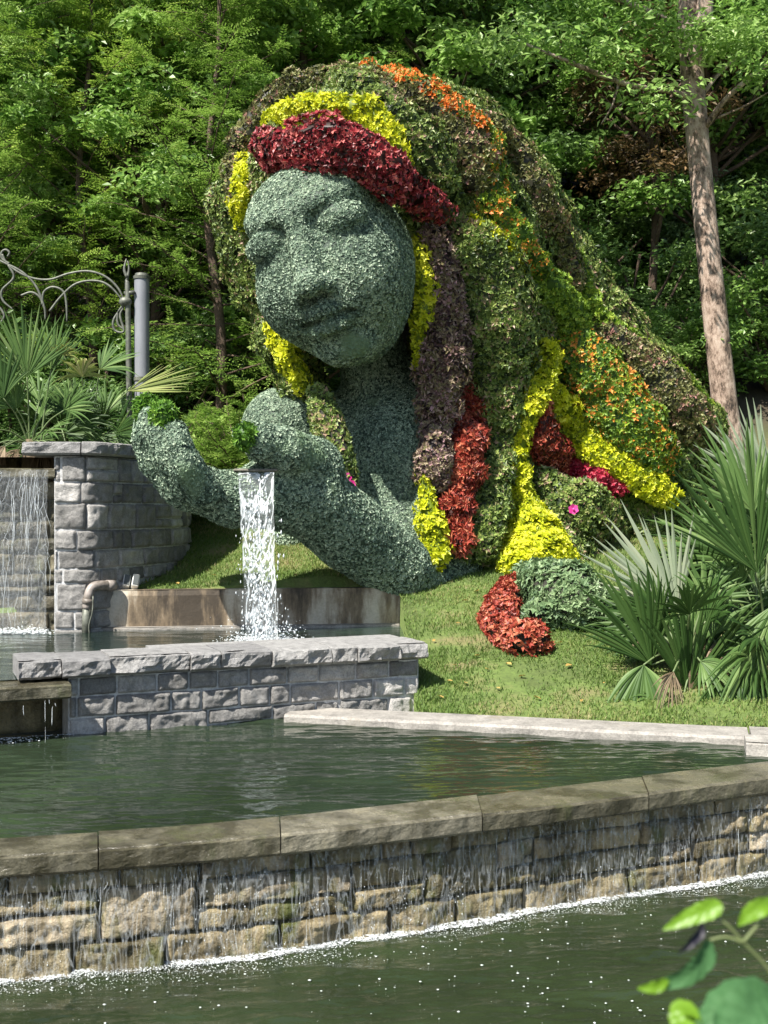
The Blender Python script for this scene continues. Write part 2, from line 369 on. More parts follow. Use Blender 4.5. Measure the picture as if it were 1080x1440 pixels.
# ------------------------------------------------------------ water sheets
def ripple(P,amp,seed,aniso=(1.3,4.5)):
    q=np.stack([P[...,0]*aniso[0],P[...,1]*aniso[1],np.zeros(P.shape[:-1])],-1)
    return amp*(vnoise(q,.7,seed)+.7*vnoise(q,1.5,seed+1)+.45*vnoise(q,3.1,seed+2)+.25*vnoise(q,6.3,seed+3))
def sheet(name,A,B,z,nu,nv,mat,amp,seed,aniso=(1.3,4.5),gam=1):
    """water between the near line A and the far line B"""
    la,lb=pl_len(A)[-1],pl_len(B)[-1]; u=np.linspace(0,1,nu); a=pl_at(A,u*la); b_=pl_at(B,u*lb); t=(np.linspace(0,1,nv)**gam)[None,:,None]
    XY=a[:,None]*(1-t)+b_[:,None]*t; Z=z+ripple(XY,amp,seed,aniso)
    V=np.concatenate([XY,Z[...,None]],-1).reshape(-1,3); i,j=np.meshgrid(np.arange(nu-1),np.arange(nv-1),indexing='ij'); q=(i*nv+j).ravel()
    me=mesh_from(name,V,np.stack([q,q+nv,q+nv+1,q+1],1),None,None,None,True); return tag(link(name,me,mat),kind='structure')
fr3=front
back_in=np.array([p for p in front]); 
sheet('lower_pool_water',np.array([[-9,-2.],[9,-2.]]),front+pl_norm(front,pl_len(front),-1)*.15,0,420,480,WLOW,.013,11,(2.6,8),.5)
# coping over the front wall: outer and inner edge traced on its top
ZC=.712
def linez(pts,z,ext=2.0):
    p=[G(a,b,z)[:2] for a,b in pts]; p=[p[0]+(p[0]-p[1])*ext]+p+[p[-1]+(p[-1]-p[-2])*ext]; return crom(np.array(p),50)
copeA=linez(((0,1205),(270,1186),(540,1160),(810,1129),(1080,1093)),ZC)
copeB=linez(((0,1178),(270,1160),(540,1133),(810,1101),(1080,1070)),ZC)
G0=G(400,1012,ZM)[:2]; G1=G(1050,1046,ZM)[:2]; ldir=unit(G1-G0)
W0=G(100,1034,ZM)[:2]; gd=unit(G0-W0)
far=np.array([W0-gd*6+[0,.6],W0,G0+gd*.1,G0+gd*.1+ldir*.2,G1+ldir*.2,G1+ldir*4])
midB=np.array([copeB[0]+[0,6],*[pl_at(far,s) for s in np.linspace(0,pl_len(far)[-1],60)]][1:])
sheet('pool_water',copeB-pl_norm(copeB,pl_len(copeB),1)*(-.05),midB+[0,.12],ZM+.005,460,300,WMID,.0105,21,(2.0,7))
# upper basin
cb0=G(130,886,ZU)[:2]; cb1=G(563,880,ZU)[:2]; cd=unit(cb1-cb0)
sheet('basin_water',np.array([W0-gd*6+[0,.2],W0+[0,.1],[.28,11.3]]),np.array([[-9,13.75],cb0+[0,.1],cb1+[0,.1]]),ZU,220,120,WUP,.005,31,(1.5,4))
# thin film of overflow is the wet gloss of the coping itself
mb=MB(); slab_run(mb,copeA,copeB,ZC-.12,ZC,(1.0,1.7),5,.010,.0015,step=.05,ragged=.004)
cw=thing('front_pool_wall',(*front[30],0),'long wet brown stone wall with moss-stained coping between the two lower pools','wall')
mb.build('coping',COPE,cw)
mb=MB(); wl=front+pl_norm(front,pl_len(front),1)*.070; stone_wall(mb,wl,-.35,ZC-.12,1,(.11,.30),(.16,.80),.034,.45,3,.006,1.5,.013); mb.build('stone_face',[WETS,WETM],cw)
# low grey wall between middle pool and basin
E0=W0-gd*.02; E1=G(588,997,.72)[:2]; 
E1=G0+gd*(((588-540)/F*11.2-G0[0])/gd[0])
lw=thing('low_granite_wall',(*E0,ZM),'low grey granite block wall with thick rough capstones between middle pool and basin','wall')
LWP=np.array([E0+gd*.0,E1]); mb=MB(); stone_wall(mb,LWP,ZM-.3,1.18,1,(.14,.30),(.18,.50),.026,.5,8,.006,1.4,.015)
side=np.array([E1-gd*.012,E1-gd*.012+np.array([-gd[1],gd[0]])*.6]); stone_wall(mb,side,ZM-.1,1.18,1,(.17,.27),(.2,.4),.03,.2,9,.010,.9,.025)
mb.build('stone_face',[GRAN,MORT],lw)
nrm=np.array([gd[1],-gd[0]])
ca=np.array([E0-gd*.42+nrm*.06,E1+gd*.06+nrm*.06]); cb_=ca-nrm*.58
mb=MB(); slab_run(mb,ca,cb_,1.19,1.35,(.22,.75),12,.045,.004,step=.025,ragged=.06); mb.build('capstones',GCAP,lw)
p0=G(232,901,1.34)[:2]; ca2=np.array([cb_[0]+gd*(p0[0]-cb_[0][0])/gd[0]-nrm*.012,cb_[1]-nrm*.012]); 
mb=MB(); slab_run(mb,ca2,ca2-nrm*.34,1.10,1.335,(1.4,2.0),14,.012,.004,step=.06); mb.build('bench_slab',GCAP,lw)
# weir slab at the left with its recess and trickles
ws=thing('weir_slab',(*(W0+[-.6,0]),ZM),'wet brown stone weir slab at the left edge dripping into the middle pool','weir')
a0=G(101,962,1.17)[:2]; wa=np.array([a0-gd*3.0,a0]); mb=MB(); slab_run(mb,wa,wa+[-gd[1]*.75,gd[0]*.75],1.05,1.165,(2.9,3.3),15,.012,.003); mb.build('slab',COPE,ws)
mb=MB(); rp=np.array([W0-gd*3.2-nrm*.42,W0-nrm*.42]); stone_wall(mb,rp,ZM-.3,1.05,1,(.2,.3),(.4,.8),.02,.2,16,.008,.6,.04); mb.build('recess_wall',[WETS,WETM],ws)
# pale concrete kerb right of the low wall
k0=G(398,1005,.765)[:2]; k1=G(1052,1037,.765)[:2]; kd=unit(k1-k0); kn=np.array([-kd[1],kd[0]])
kb=thing('pool_kerb',(*k0,.6),'pale concrete kerb between the lawn and the middle pool','kerb')
mb=MB(); slab_run(mb,np.array([k0,k1+kd*.02]),np.array([k0,k1+kd*.02])+kn*.46,.55,.772,(2.6,3.4),18,.004,.003,ragged=.004,step=.15); 
kk=k1+kd*.0205; slab_run(mb,np.array([kk,kk+kd*5]),np.array([kk,kk+kd*5])+kn*.46,.55,.772,(2.6,3.4),19,.004,.003,ragged=.004,step=.15)
mb.build('kerb_stone',CONC,kb)
mb=MB(); q0=G(1048,1062,.70)[:2]; slab_run(mb,np.array([q0,q0+kd*2.2]),np.array([q0,q0+kd*2.2])+kn*.33,.60,.80,(3,4),20,.01,.003,step=.1); mb.build('corner_block',CONC,kb)
# stained concrete kerb behind the basin
sk_=thing('basin_kerb',(*cb0,ZU),'water-stained concrete kerb wall behind the basin under the cupped hand','kerb')
z_t=1.66; cnn=np.array([-cd[1],cd[0]])
mb=MB(); A_=np.array([cb0-cd*.42,cb1]); slab_run(mb,A_,A_+cnn*.22,ZU-.2,z_t,(9,9.1),22,.005,.002,ragged=.002,step=.08); mb.build('concrete_wall',STAIN,sk_)
mb=MB(); A2=np.array([cb0-cd*.1,cb1-cd*.02])-cnn*.09; slab_run(mb,A2,A2+cnn*.085,ZU-.1,ZU+.035,(9,9.1),23,.006,.002,ragged=.002,step=.08); mb.build('ledge',CONC,sk_)
# upright end block, a little paler and proud of the kerb
e=cb1+cd*.004; mb=MB(); A3=np.array([e,e+cd*.17])-cnn*.012; slab_run(mb,A3,A3+cnn*.3,ZU-.2,z_t+.006,(2,3),24,.004,.0,ragged=.002,step=.08); mb.build('end_block',CONC,sk_)
# ------------------------------------------------------------ round grey wall and the cascade at the left
RW=crom(np.array([W(76,700,13.45)[:2],W(130,700,13.5)[:2],W(185,700,14.15)[:2],W(236,700,15.0)[:2],W(263,700,16.0)[:2],W(262,700,17.0)[:2],[-3.5,18.2]]),50)
rw=thing('curved_granite_wall',(*RW[0],1),'tall curved wall of grey granite blocks behind the hand at the left','wall')
ZR=3.26
mb=MB(); stone_wall(mb,RW,.9,ZR,1,(.15,.33),(.14,.44),.022,.45,31,.006,1.5,.020); mb.build('stone_face',[GRAN,MORT],rw)
mb=MB(); rn=pl_norm(RW,pl_len(RW),1); A_=RW+rn*.07; A_=np.vstack([A_[0]-[.36,-.02],A_]); B_=np.vstack([A_[0]+[0,.62],RW-rn*.55]); slab_run(mb,A_,B_,ZR+.01,ZR+.17,(.5,.95),33,.03,.006,step=.05,ragged=.05); mb.build('capstones',GCAP,rw)
cs=thing('cascade_wall',(-5,13.6,1),'dark wet stone wall with a veil of falling water at the left edge','waterfall wall')
CP=np.array([[-8.5,13.72],[RW[0][0]-.0,13.72]]); mb=MB(); stone_wall(mb,CP,.9,3.0,1,(.18,.3),(.35,.7),.04,.4,35,.01,1.3,.03); mb.build('stone_face',[WETD,WETM],cs)
mb=MB(); A_=np.array([[-8.5,13.45],[RW[0][0]+.02,13.45]]); slab_run(mb,A_,A_+[0,.7],3.0,3.12,(4,5),36,.01,.003); mb.build('weir_lip',COPE,cs)
def veil(name,A,z0,z1,out,mat,seed,label,cat,parent=None,nv=40,wob=.02):
    """a sheet of falling water, thin but closed on both sides"""
    n=50; p=pl_at(A,np.linspace(0,pl_len(A)[-1],n)); nn=pl_norm(A,np.linspace(0,pl_len(A)[-1],n),1); t=np.linspace(0,1,nv); mb=MB()
    for o_ in (0,.02):
        V=[]
        for i in range(n):
            for k in t:
                z=z1+(z0-z1)*k; o=out*math.sqrt(k)*.9+o_; V.append([*(p[i]+nn[i]*o),z])
        V=np.array(V); V[:,:2]+= (vnoise(V*[6,6,1.4],1,seed+int(o_*100))*wob)[:,None]*[.3,-1]
        i,j=np.meshgrid(np.arange(n-1),np.arange(nv-1),indexing='ij'); q=(i*nv+j).ravel(); mb.add(V,np.stack([q,q+nv,q+nv+1,q+1],1),None,.5,0,True)
    o=mb.build(name,mat,parent); 
    if label: tag(o,label,cat)
    return o
veil('water_veil',np.array([[-8.5,13.43],[RW[0][0]-.06,13.43]]),ZU,3.1,.10,VEIL,41,None,None,cs,60,.05)
def drops(mb,P,size,stretch=2.5,gen=rng):
    """closed little octahedra"""
    n=len(P); s=size*(.4+gen.random(n)**2*1.6); o=np.array([[1,0,0],[-1,0,0],[0,1,0],[0,-1,0],[0,0,1],[0,0,-1]],float)*[1,1,stretch]
    V=(P[:,None]+o[None]*s[:,None,None]*(.7+.6*gen.random((n,6,1)))).reshape(-1,3)
    T=np.array([[0,2,4],[2,1,4],[1,3,4],[3,0,4],[2,0,5],[1,2,5],[3,1,5],[0,3,5]]); T=(T[None]+np.arange(n)[:,None,None]*6).reshape(-1,3)
    mb.add(V,None,T,.5,0,True)
def along(A,n,gen=rng): return pl_at(A,gen.random(n)*pl_len(A)[-1])
# the stream from the hand
st=thing('water_stream',tuple(W(368,885,13.3)),'white stream of water falling from the cupped hand into the basin','waterfall')
s0,s1=W(336,664,12.85),W(386,664,12.8); b0,b1=W(347,886,12.72),W(398,886,12.72); zb=ZU; mb=MB(); nu,nv=36,120
for lay in range(2):
    V=[]
    for i in range(nu):
        for j in range(nv):
            k=j/(nv-1); u=i/(nu-1); top=s0*(1-u)+s1*u; bot=b0*(1-u)+b1*u; nar=1-.22*math.sin(min(1,k*1.3)*math.pi*.5)+.12*k
            p=top*(1-k)+bot*k; c=(top*(1-k)+bot*k); mid=((s0+s1)/2)*(1-k)+((b0+b1)/2)*k; p=mid+(c-mid)*nar
            z=top[2]+(zb-top[2])*k; y=top[1]-.34*math.sqrt(k)+.05*lay-.05+.10*math.cos((u-.5)*3); V.append([p[0],y,z])
    V=np.array(V); am=np.clip((s0[2]-V[:,2])*.03,0,.05)
    V[:,1]+=vnoise(V*[9,9,3],1,50+lay)*am; V[:,0]+=vnoise(V*[8,8,2.5],1,60+lay)*am*.7
    i,j=np.meshgrid(np.arange(nu-1),np.arange(nv-1),indexing='ij'); q=(i*nv+j).ravel(); mb.add(V,np.stack([q,q+nv,q+nv+1,q+1],1),None,.5,0,True)
mb.build('water_film',FALL,st)
mb=MB(); n=900; k=rng.random(n)**.6; u=rng.normal(.5,.24,n); P=((s0*(1-u[:,None])+s1*u[:,None])*(1-k[:,None])+(b0*(1-u[:,None])+b1*u[:,None])*k[:,None]); P[:,2]=s0[2]+(zb-s0[2])*k; P[:,1]=12.82-.34*np.sqrt(k)+rng.normal(0,.05,n); drops(mb,P,.006,3.2)
n=380; P=np.array(W(372,880,12.6))+rng.normal(0,1,(n,3))*[.22,.16,.0]; P[:,2]=zb+np.abs(rng.normal(0,.11,n)); drops(mb,P,.007,1.1); mb.build('droplets',DROP,st)
# foam: where falling water meets the pools
def foam(name,A,z,n,wid,h,size,label=None,flat=.35):
    mb=MB(); P=along(A,n); P=np.c_[P+rng.normal(0,1,(n,2))*wid,np.full(n,z)]; P[:,2]+=np.abs(rng.normal(0,h,n)); drops(mb,P,size,flat); o=mb.build(name,FOAM); tag(o,kind='stuff'); return o
foam('foam',front+pl_norm(front,pl_len(front),1)*.12,.0,30000,.026,.010,.0028)
foam('foam',front+pl_norm(front,pl_len(front),1)*.20,.0,14000,.08,.0015,.0026)
foam('foam',np.array([[-7.5,13.28],[RW[0][0]-.05,13.28]]),ZU,6000,.07,.03,.010)
foam('foam',np.array([W0-gd*2.5+nrm*.1,W0-nrm*.02+nrm*.1]),ZM,1500,.04,.010,.006)
foam('foam',np.array([W(345,885,12.6)[:2],W(400,885,12.6)[:2]]),ZU,1500,.13,.02,.008)
# small bubbles drifting on the lower pool
mb=MB(); n=1900; P=np.c_[rng.uniform(-2.8,3.2,n),rng.uniform(5.5,8.3,n)]; fy=np.interp(P[:,0],front[:,0],front[:,1]); dd=fy-P[:,1]; keep=(dd>.15)&(rng.random(n)<.25+.35*(vnoise(np.c_[P*2,0*fy],1,3)>0)); P=P[keep]
drops(mb,np.c_[P,np.full(len(P),.004)],.0052,.3); tag(mb.build('bubbles',FOAM),kind='stuff')
# froth lying along the foot of the wall
FROTH=fallmat('froth',24,.03,.20,.60,(1,1,1))
def froth(A,z,w,off,n=260):
    mb=MB(); s=np.linspace(0,pl_len(A)[-1],n); p=pl_at(A,s); nn=pl_norm(A,s,1); a=off+.03*fbm(np.c_[p,s*0],3,5,3); b=a+w*(.55+.9*np.abs(fbm(np.c_[p,s*0],2.2,6,4))); rows=[]
    for k in range(5): t=k/4; o=a*(1-t)+b*t; rows.append(np.c_[p+nn*o[:,None],np.full(n,z+.012*(1-t))+.006*vnoise(np.c_[p*20,np.full(n,k)],1,7)])
    V=np.concatenate(rows); Q=[[k*n+i,k*n+i+1,(k+1)*n+i+1,(k+1)*n+i] for k in range(4) for i in range(n-1)]; mb.add(V,Q,None,.5,0,True); o=mb.build('froth',FROTH); o['kind']='stuff'
FILM=fallmat('wall_film',13,.008,.06,.15,(2.1,2.1,.33),base=.0)
veil('water_film',front+pl_norm(front,pl_len(front),1)*.115,0,ZC-.13,.02,FILM,88,None,None,cw,50,.025)
froth(front,.010,.07,.09); froth(np.array([[-7.5,13.36],[RW[0][0]-.05,13.36]]),ZU+.012,.22,.0); froth(np.array([W0-gd*2.5+nrm*.02,W0+nrm*.02]),ZM+.01,.06,.0)
# spray beads clinging to the wet stones
mb=MB(); n=7000; s_=rng.random(n)*pl_len(front)[-1]; P=pl_at(front,s_)+pl_norm(front,s_,1)*(.105+.015*rng.normal(0,1,n))[:,None]; zz=rng.random(n)**1.4*(ZC-.13); q=np.c_[P,zz]; q=q[vnoise(q*[3,3,1],1,17)>-.1]; drops(mb,q,.0018,2.2); o=mb.build('water_beads',DROP,cw); o['kind']='stuff'
# trickles running down the wet walls
def trickles(name,A,z0,z1,n,seed,r=.004,parent=None,out=.06,jit=.05):
    g=np.random.default_rng(seed); mb=MB(); L_=pl_len(A)[-1]
    for k in range(n):
        s=g.random()*L_; zt=z1-g.random()**2*(z1-z0)*.7; zb_=max(z0,zt-g.uniform(.05,.5)*(z1-z0)); m_=7; t=np.linspace(0,1,m_); p=pl_at(A,s); nn=pl_norm(A,s,1)
        o=out*g.uniform(.6,1.25); P=np.c_[np.full(m_,p[0]),np.full(m_,p[1]),zt+(zb_-zt)*t]; P[:,:2]+=nn*o+ (g.normal(0,jit*.12,(m_,1)).cumsum(0))*np.array([nn[1],-nn[0]])
        rr=r*g.uniform(.4,1.2)*np.array([.3,.8,1,.8,1.1,.8,.2]); V,Q,T=tube_geo(P,rr,5); mb.add(V,Q,T,.5,0,True)
    o=mb.build(name,DROP,parent); o['kind']='stuff'; return o
trickles('water_trickles',front,.0,ZC-.14,500,71,.0011,cw,.115,.03)
trickles('water_trickles',np.array([[-7.5,13.40],[RW[0][0]-.05,13.40]]),ZU,3.08,350,72,.0022,cs,.06,.15)
trickles('water_trickles',wa+nrm*.0,ZM,1.06,30,73,.0022,ws,.01,.008)

# ------------------------------------------------------------ the planted figure
import openvdb
class SDF:
    def __init__(s, lo, hi, h):
        s.lo=np.array(lo,float); s.h=h; n=np.ceil((np.array(hi)-s.lo)/h).astype(int)
        g=np.meshgrid(*[s.lo[i]+h*np.arange(n[i]) for i in range(3)],indexing='ij')
        s.P=np.stack(g,-1).astype(np.float32); s.D=np.full(n,9.,np.float32)
    def ell(s,c,r,M=None,P=None):
        q=(s.P if P is None else P)-np.asarray(c,np.float32)
        if M is not None: q=q@np.asarray(M,np.float32)
        r=np.asarray(r,np.float32); k0=np.linalg.norm(q/r,axis=-1); k1=np.linalg.norm(q/(r*r),axis=-1)+1e-6
        return k0*(k0-1)/k1
    def cone(s,a,b,ra,rb,P=None,sq=None):
        P=s.P if P is None else P
        a=np.asarray(a,np.float32);b=np.asarray(b,np.float32); d=b-a
        t=np.clip(((P-a)@d)/max(float(d@d),1e-9),0,1); q=P-a-t[...,None]*d
        if sq is not None: q=q*np.asarray(sq,np.float32)
        return np.linalg.norm(q,axis=-1)-(ra+(rb-ra)*t)
    def add(s,d,k=.15):
        if k<=0: s.D=np.minimum(s.D,d); return
        h=np.clip(.5+.5*(s.D-d)/k,0,1); s.D=s.D*(1-h)+d*h-k*h*(1-h)
    def cut(s,d,k=.1):
        h=np.clip(.5-.5*(s.D+d)/k,0,1); s.D=s.D*(1-h)+(-d)*h+k*h*(1-h)
    def chain(s,pts,k=.15,sq=None):
        pts=np.asarray(pts,float)
        for a,b in zip(pts[:-1],pts[1:]): s.add(s.cone(a[:3],b[:3],a[3],b[3],sq=sq),k)
    def mesh(s):
        g=openvdb.FloatGrid(); g.background=.3; g.copyFromArray(np.clip(s.D,-.3,.3).astype(np.float32))
        p,t,q=g.convertToPolygons(0.0,.0)
        return p*s.h+s.lo, np.asarray(q,int), np.asarray(t,int)
def C4(px,py,Y,r): return [*W(px,py,Y),r]
# --- body, head, arm and hand: one continuous surface
fc=W(474,370,14.95)
yaw,pitch,roll=R(-19),R(11),R(16)
# local x = viewer's right, y = up, z = towards viewer
B0=Matrix(((1,0,0),(0,0,-1),(0,1,0)))                    # columns: x, y(up)->z, z->-y
Mh=np.array(B0)@np.array(Matrix.Rotation(roll,3,'Z')@Matrix.Rotation(yaw,3,'Y')@Matrix.Rotation(pitch,3,'X'))
S=SDF((-4.1,12.0,.8),(1.6,18.0,7.6),.04)
S.chain([C4(510,455,16.4,.50),C4(540,560,16.95,.48)],.1)                       # neck
S.chain([C4(552,580,17.05,.80),C4(575,665,16.1,.95),C4(580,760,15.75,.80),C4(592,830,16.2,.75)],.3)   # chest
S.chain([C4(540,610,17.1,.50),C4(402,606,16.5,.64)],.2)                      # far shoulder
S.chain([C4(402,620,16.4,.52),C4(412,700,16.2,.34),C4(410,768,16.2,.22)],.15) # upper arm going down behind
S.chain([C4(640,600,16.6,.6),C4(690,720,16.2,.6),C4(610,832,15.1,.42)],.3)    # near upper arm, under the hair
S.chain([C4(618,838,14.95,.22),C4(560,800,14.5,.42),C4(492,748,14.05,.47),C4(434,700,13.6,.46),C4(385,690,13.35,.40)],.06)  # forearm
# palm, hollowed on top, fingers and thumb
S.chain([C4(400,690,13.5,.42),C4(330,695,13.15,.34),C4(268,672,13.0,.33),C4(236,640,12.95,.28)],.18)
for pts in ([C4(262,672,13.25,.20),C4(228,640,13.35,.19),C4(208,606,13.4,.16),C4(206,580,13.35,.125)],
            [C4(250,680,12.98,.20),C4(222,648,12.9,.20),C4(208,618,12.85,.17),C4(212,588,12.9,.13)],
            [C4(262,680,12.70,.20),C4(240,640,12.58,.19),C4(229,612,12.55,.165),C4(231,588,12.6,.13)],
            [C4(285,690,12.6,.19),C4(262,655,12.42,.17),C4(250,626,12.4,.145),C4(250,606,12.45,.11)]):
    S.chain(pts,.05)
S.chain([C4(436,660,13.55,.40),C4(400,634,13.05,.25),C4(366,621,12.85,.20),C4(347,614,12.8,.16)],.10)
S.cut(S.ell(W(312,640,13.1),(.42,.42,.20)),.12)
# head
Pl=((S.P-np.asarray(fc,np.float32))@np.asarray(Mh,np.float32))             # local coordinates
x,y,z=Pl[...,0],Pl[...,1],Pl[...,2]
jaw=1-.24*np.clip(-y/1.4,0,1)**1.8
Pj=np.stack([x/jaw,y,z],-1)
H=SDF.__new__(SDF); H.P=Pj; H.D=S.D
H.D=SDF.ell(S,(0,0,0),(1.0,1.34,1.14),P=Pj)
H.P=Pl
def L(p,r,k=.1,cut=False,M=None):
    d=SDF.ell(S,p,r,M,P=Pl); (H.cut if cut else H.add)(d,k)
def LC(a,b,ra,rb,k=.1,cut=False):
    d=SDF.cone(S,a,b,ra,rb,P=Pl); (H.cut if cut else H.add)(d,k)
L((0,-.42,.25),(.79,.82,.82),.25)                                            # fuller jaw
L((0,.80,.48),(.78,.45,.42),.25)                                             # forehead
for s_ in (-1,1):
    LC((s_*.17,.68,1.00),(s_*.64,.76,.74),.10,.08,.22)                        # brow
    L((s_*.44,.51,1.15),(.37,.17,.25),.10,True)                               # socket
    L((s_*.46,.45,.82),(.36,.21,.25),.03)                                     # closed lid
    LC((s_*.18,.31,1.13),(s_*.46,.19,1.13),.06,.115,.03,True)
    LC((s_*.46,.19,1.13),(s_*.76,.31,.90),.115,.06,.03,True)                 # lash line
    L((s_*.46,-.24,.66),(.46,.50,.46),.3)                                     # cheek
    L((s_*.17,-.25,1.18),(.12,.10,.14),.08)                                   # nostril wing
LC((0,.62,1.0),(0,-.14,1.30),.12,.17,.14)                                    # nose
L((0,-.18,1.42),(.17,.14,.17),.07)
LC((-.10,-.38,1.18),(-.08,-.31,1.38),.085,.06,.04,True); LC((.10,-.38,1.18),(.08,-.31,1.38),.085,.06,.04,True)
L((0,-.56,.86),(.40,.28,.30),.2)                                             # muzzle
LC((-.24,-.575,1.10),(-.04,-.53,1.25),.06,.105,.04); LC((.24,-.575,1.10),(.04,-.53,1.25),.06,.105,.04)
LC((-.13,-.745,1.17),(.13,-.745,1.17),.105,.105,.05)
LC((-.34,-.61,1.03),(0,-.645,1.34),.06,.05,.03,True); LC((.34,-.61,1.03),(0,-.645,1.34),.06,.05,.03,True)
LC((-.16,-.90,1.16),(.16,-.90,1.16),.09,.09,.10,True)
L((0,-1.03,.74),(.36,.25,.30),.18)                                           # chin
S.add(H.D,.08)
bodyV,bodyQ,bodyT=S.mesh()
del Pl,x,y,z,jaw,Pj,H
# --- hair core
Hc=SDF((-3.3,13.0,.8),(7.0,21.,9.4),.08)
Hc.add(Hc.ell(W(500,280,16.15),(1.52,1.7,1.46)),0)
Hc.add(Hc.ell(W(560,222,16.4),(1.25,1.5,.88)),.3)
Hc.cut(Hc.ell(W(455,560,14.3),(1.45,2.2,1.55)),.2)
Hc.chain([C4(610,250,16.2,1.2),C4(665,330,16.4,1.05),C4(685,450,16.7,1.0),C4(690,590,16.9,1.0),C4(700,760,17.1,1.1)],.3)
Hc.chain([C4(690,300,17.0,1.05),C4(745,410,17.3,1.0),C4(800,510,17.6,1.1),C4(860,610,17.8,1.25),C4(880,720,17.9,1.3)],.3)
Hc.chain([C4(830,520,18.0,1.0),C4(935,620,18.4,.85),C4(975,690,18.6,.7)],.3)
Hc.chain([C4(350,300,16.3,.55),C4(375,380,16.4,.45),C4(410,470,16.3,.42),C4(425,540,16.3,.3)],.3)
Hc.chain([C4(760,760,16.6,.8),C4(790,850,15.2,.45)],.3)
Hc.cut(Hc.cone(W(540,500,13.6),W(535,660,14.2),.62,.72),.15)
coreV,coreQ,coreT=Hc.mesh(); del Hc
allT=np.concatenate([quads_to_tris(coreQ,coreT), quads_to_tris(bodyQ,bodyT)+len(coreV)])
bvh=BVHTree.FromPolygons([Vector(v) for v in np.concatenate([coreV,bodyV])],[tuple(int(i) for i in t) for t in allT])
CAM=Vector((0,0,CZ))
def hit(px,py,fallback=16.5):
    d=(Vector(W(px,py,10))-CAM).normalized()
    p,n,i,dist=bvh.ray_cast(CAM,d)
    if p is None:
        q,n,i,dist=bvh.find_nearest(Vector(W(px,py,fallback)))
        if q is None: return W(px,py,fallback),np.array([0,-1.,0])
        Y=q.y; return W(px,py,Y), unit(np.array(W(px,py,Y))-np.array(W(510,400,Y))+np.array([0,-.6,0]))
    return np.array(p),np.array(n)
# --- foliage materials of the figure
SAGE=leafmat('sage_plants',[(0,(.03,.055,.035)),(.5,(.20,.29,.20)),(1,(.54,.64,.47))],.6,.12,patch=(1.1,(.20,.29,.17),.60))
LM=dict(
 yellow=leafmat('yellow_coleus',[(0,(.16,.22,.008)),(.3,(.46,.52,.015)),(.65,(.66,.68,.02)),(1,(.82,.80,.08))],.5,.3),
 lime=leafmat('lime_plants',[(0,(.07,.14,.015)),(.6,(.24,.38,.04)),(1,(.48,.58,.08))],.5,.3),
 red=leafmat('red_coleus',[(0,(.03,.012,.008)),(.32,(.14,.016,.02)),(.6,(.38,.035,.05)),(1,(.72,.24,.20))],.45,.25),
 darkred=leafmat('brick_red_plants',[(0,(.06,.015,.01)),(.3,(.20,.025,.018)),(.6,(.38,.06,.035)),(1,(.60,.22,.12))],.5,.25),
 magenta=leafmat('magenta_red_plants',[(0,(.25,.01,.03)),(.55,(.5,.03,.07)),(1,(.7,.12,.16))],.45,.25),
 olive=leafmat('olive_coleus',[(0,(.025,.045,.01)),(.4,(.12,.19,.04)),(.8,(.33,.42,.11)),(1,(.36,.24,.17))],.45,.25),
 bronze=leafmat('bronze_coleus',[(0,(.03,.03,.015)),(.35,(.12,.13,.04)),(.75,(.27,.28,.10)),(1,(.40,.20,.17))],.5,.2),
 purple=leafmat('purple_brown_coleus',[(0,(.04,.025,.025)),(.35,(.15,.085,.08)),(.6,(.22,.20,.09)),(.8,(.40,.30,.23)),(1,(.46,.28,.30))],.5,.2),
 lantana=leafmat('lantana',[(0,(.06,.13,.02)),(.45,(.18,.30,.03)),(.74,(.36,.46,.04)),(.80,(.80,.24,.03)),(1,(.9,.40,.10))],.5,.25),
 orange=leafmat('orange_lantana',[(0,(.06,.12,.02)),(.3,(.20,.30,.04)),(.42,(.75,.18,.02)),(.75,(.85,.24,.05)),(1,(.85,.45,.12))],.5,.25),
 sedge=leafmat('blue_green_shrub',[(0,(.07,.13,.06)),(.6,(.19,.29,.13)),(1,(.32,.42,.22))],.5,.25),
 tips=leafmat('bright_green_tufts',[(0,(.05,.13,.015)),(.6,(.13,.28,.03)),(1,(.25,.42,.06))],.5,.3),
)
SOIL=stonemat('dark_backing',[(0,(.03,.03,.02)),(1,(.05,.045,.03))])
fig=thing('planted_sculpture',tuple(W(600,800,15.8)),'giant planted sculpture of a woman with closed eyes pouring water from her cupped hand','sculpture')
def planted(name,V,Q,T,mat,base,dens,L,Wd,lift=.6,parent=fig,vlo=.08,vhi=1,smooth=True,low=None,clump=0,ros=0,label=None,two=None):
    """base surface + thousands of leaves = one mesh"""
    mb=MB(); mb.add(V,Q,T,.0 if low is None else low,1 if base else 0,smooth)
    ros=ros or 5; P,N=scatter(V,quads_to_tris(Q,T),dens/(1 if name=='body' else 2.4))
    if clump:
        h=fbm(P,clump,3,2)[:,None]; P=P+N*np.clip(h*1.5+.35,-.05,1.6)*.07
    LV,LQ=rosettes(P-N*L*.12,N,ros,L,Wd,lift)
    pv=vlo+(vhi-vlo)*rng.random(len(P))+.25*fbm(P,2.2,9,3); v=np.clip((np.repeat(pv,ros)*.55+.45*rng.random(len(LQ))-.5)*1.35+.5,0,1)
    mb.add(LV,LQ,None,v,0)
    o=mb.build(name,[mat,base or mat],parent)
    if label: o['label']=label
    return o
planted('body',bodyV,bodyQ,bodyT,SAGE,SAGE,2400,.023,.016,.65,low=.0,ros=5)
def drop_inside(V,Q,T): return V,Q,T
planted('hair_backing',coreV,coreQ,coreT,LM['olive'],LM['olive'],1500,.06,.036,.7,clump=3)
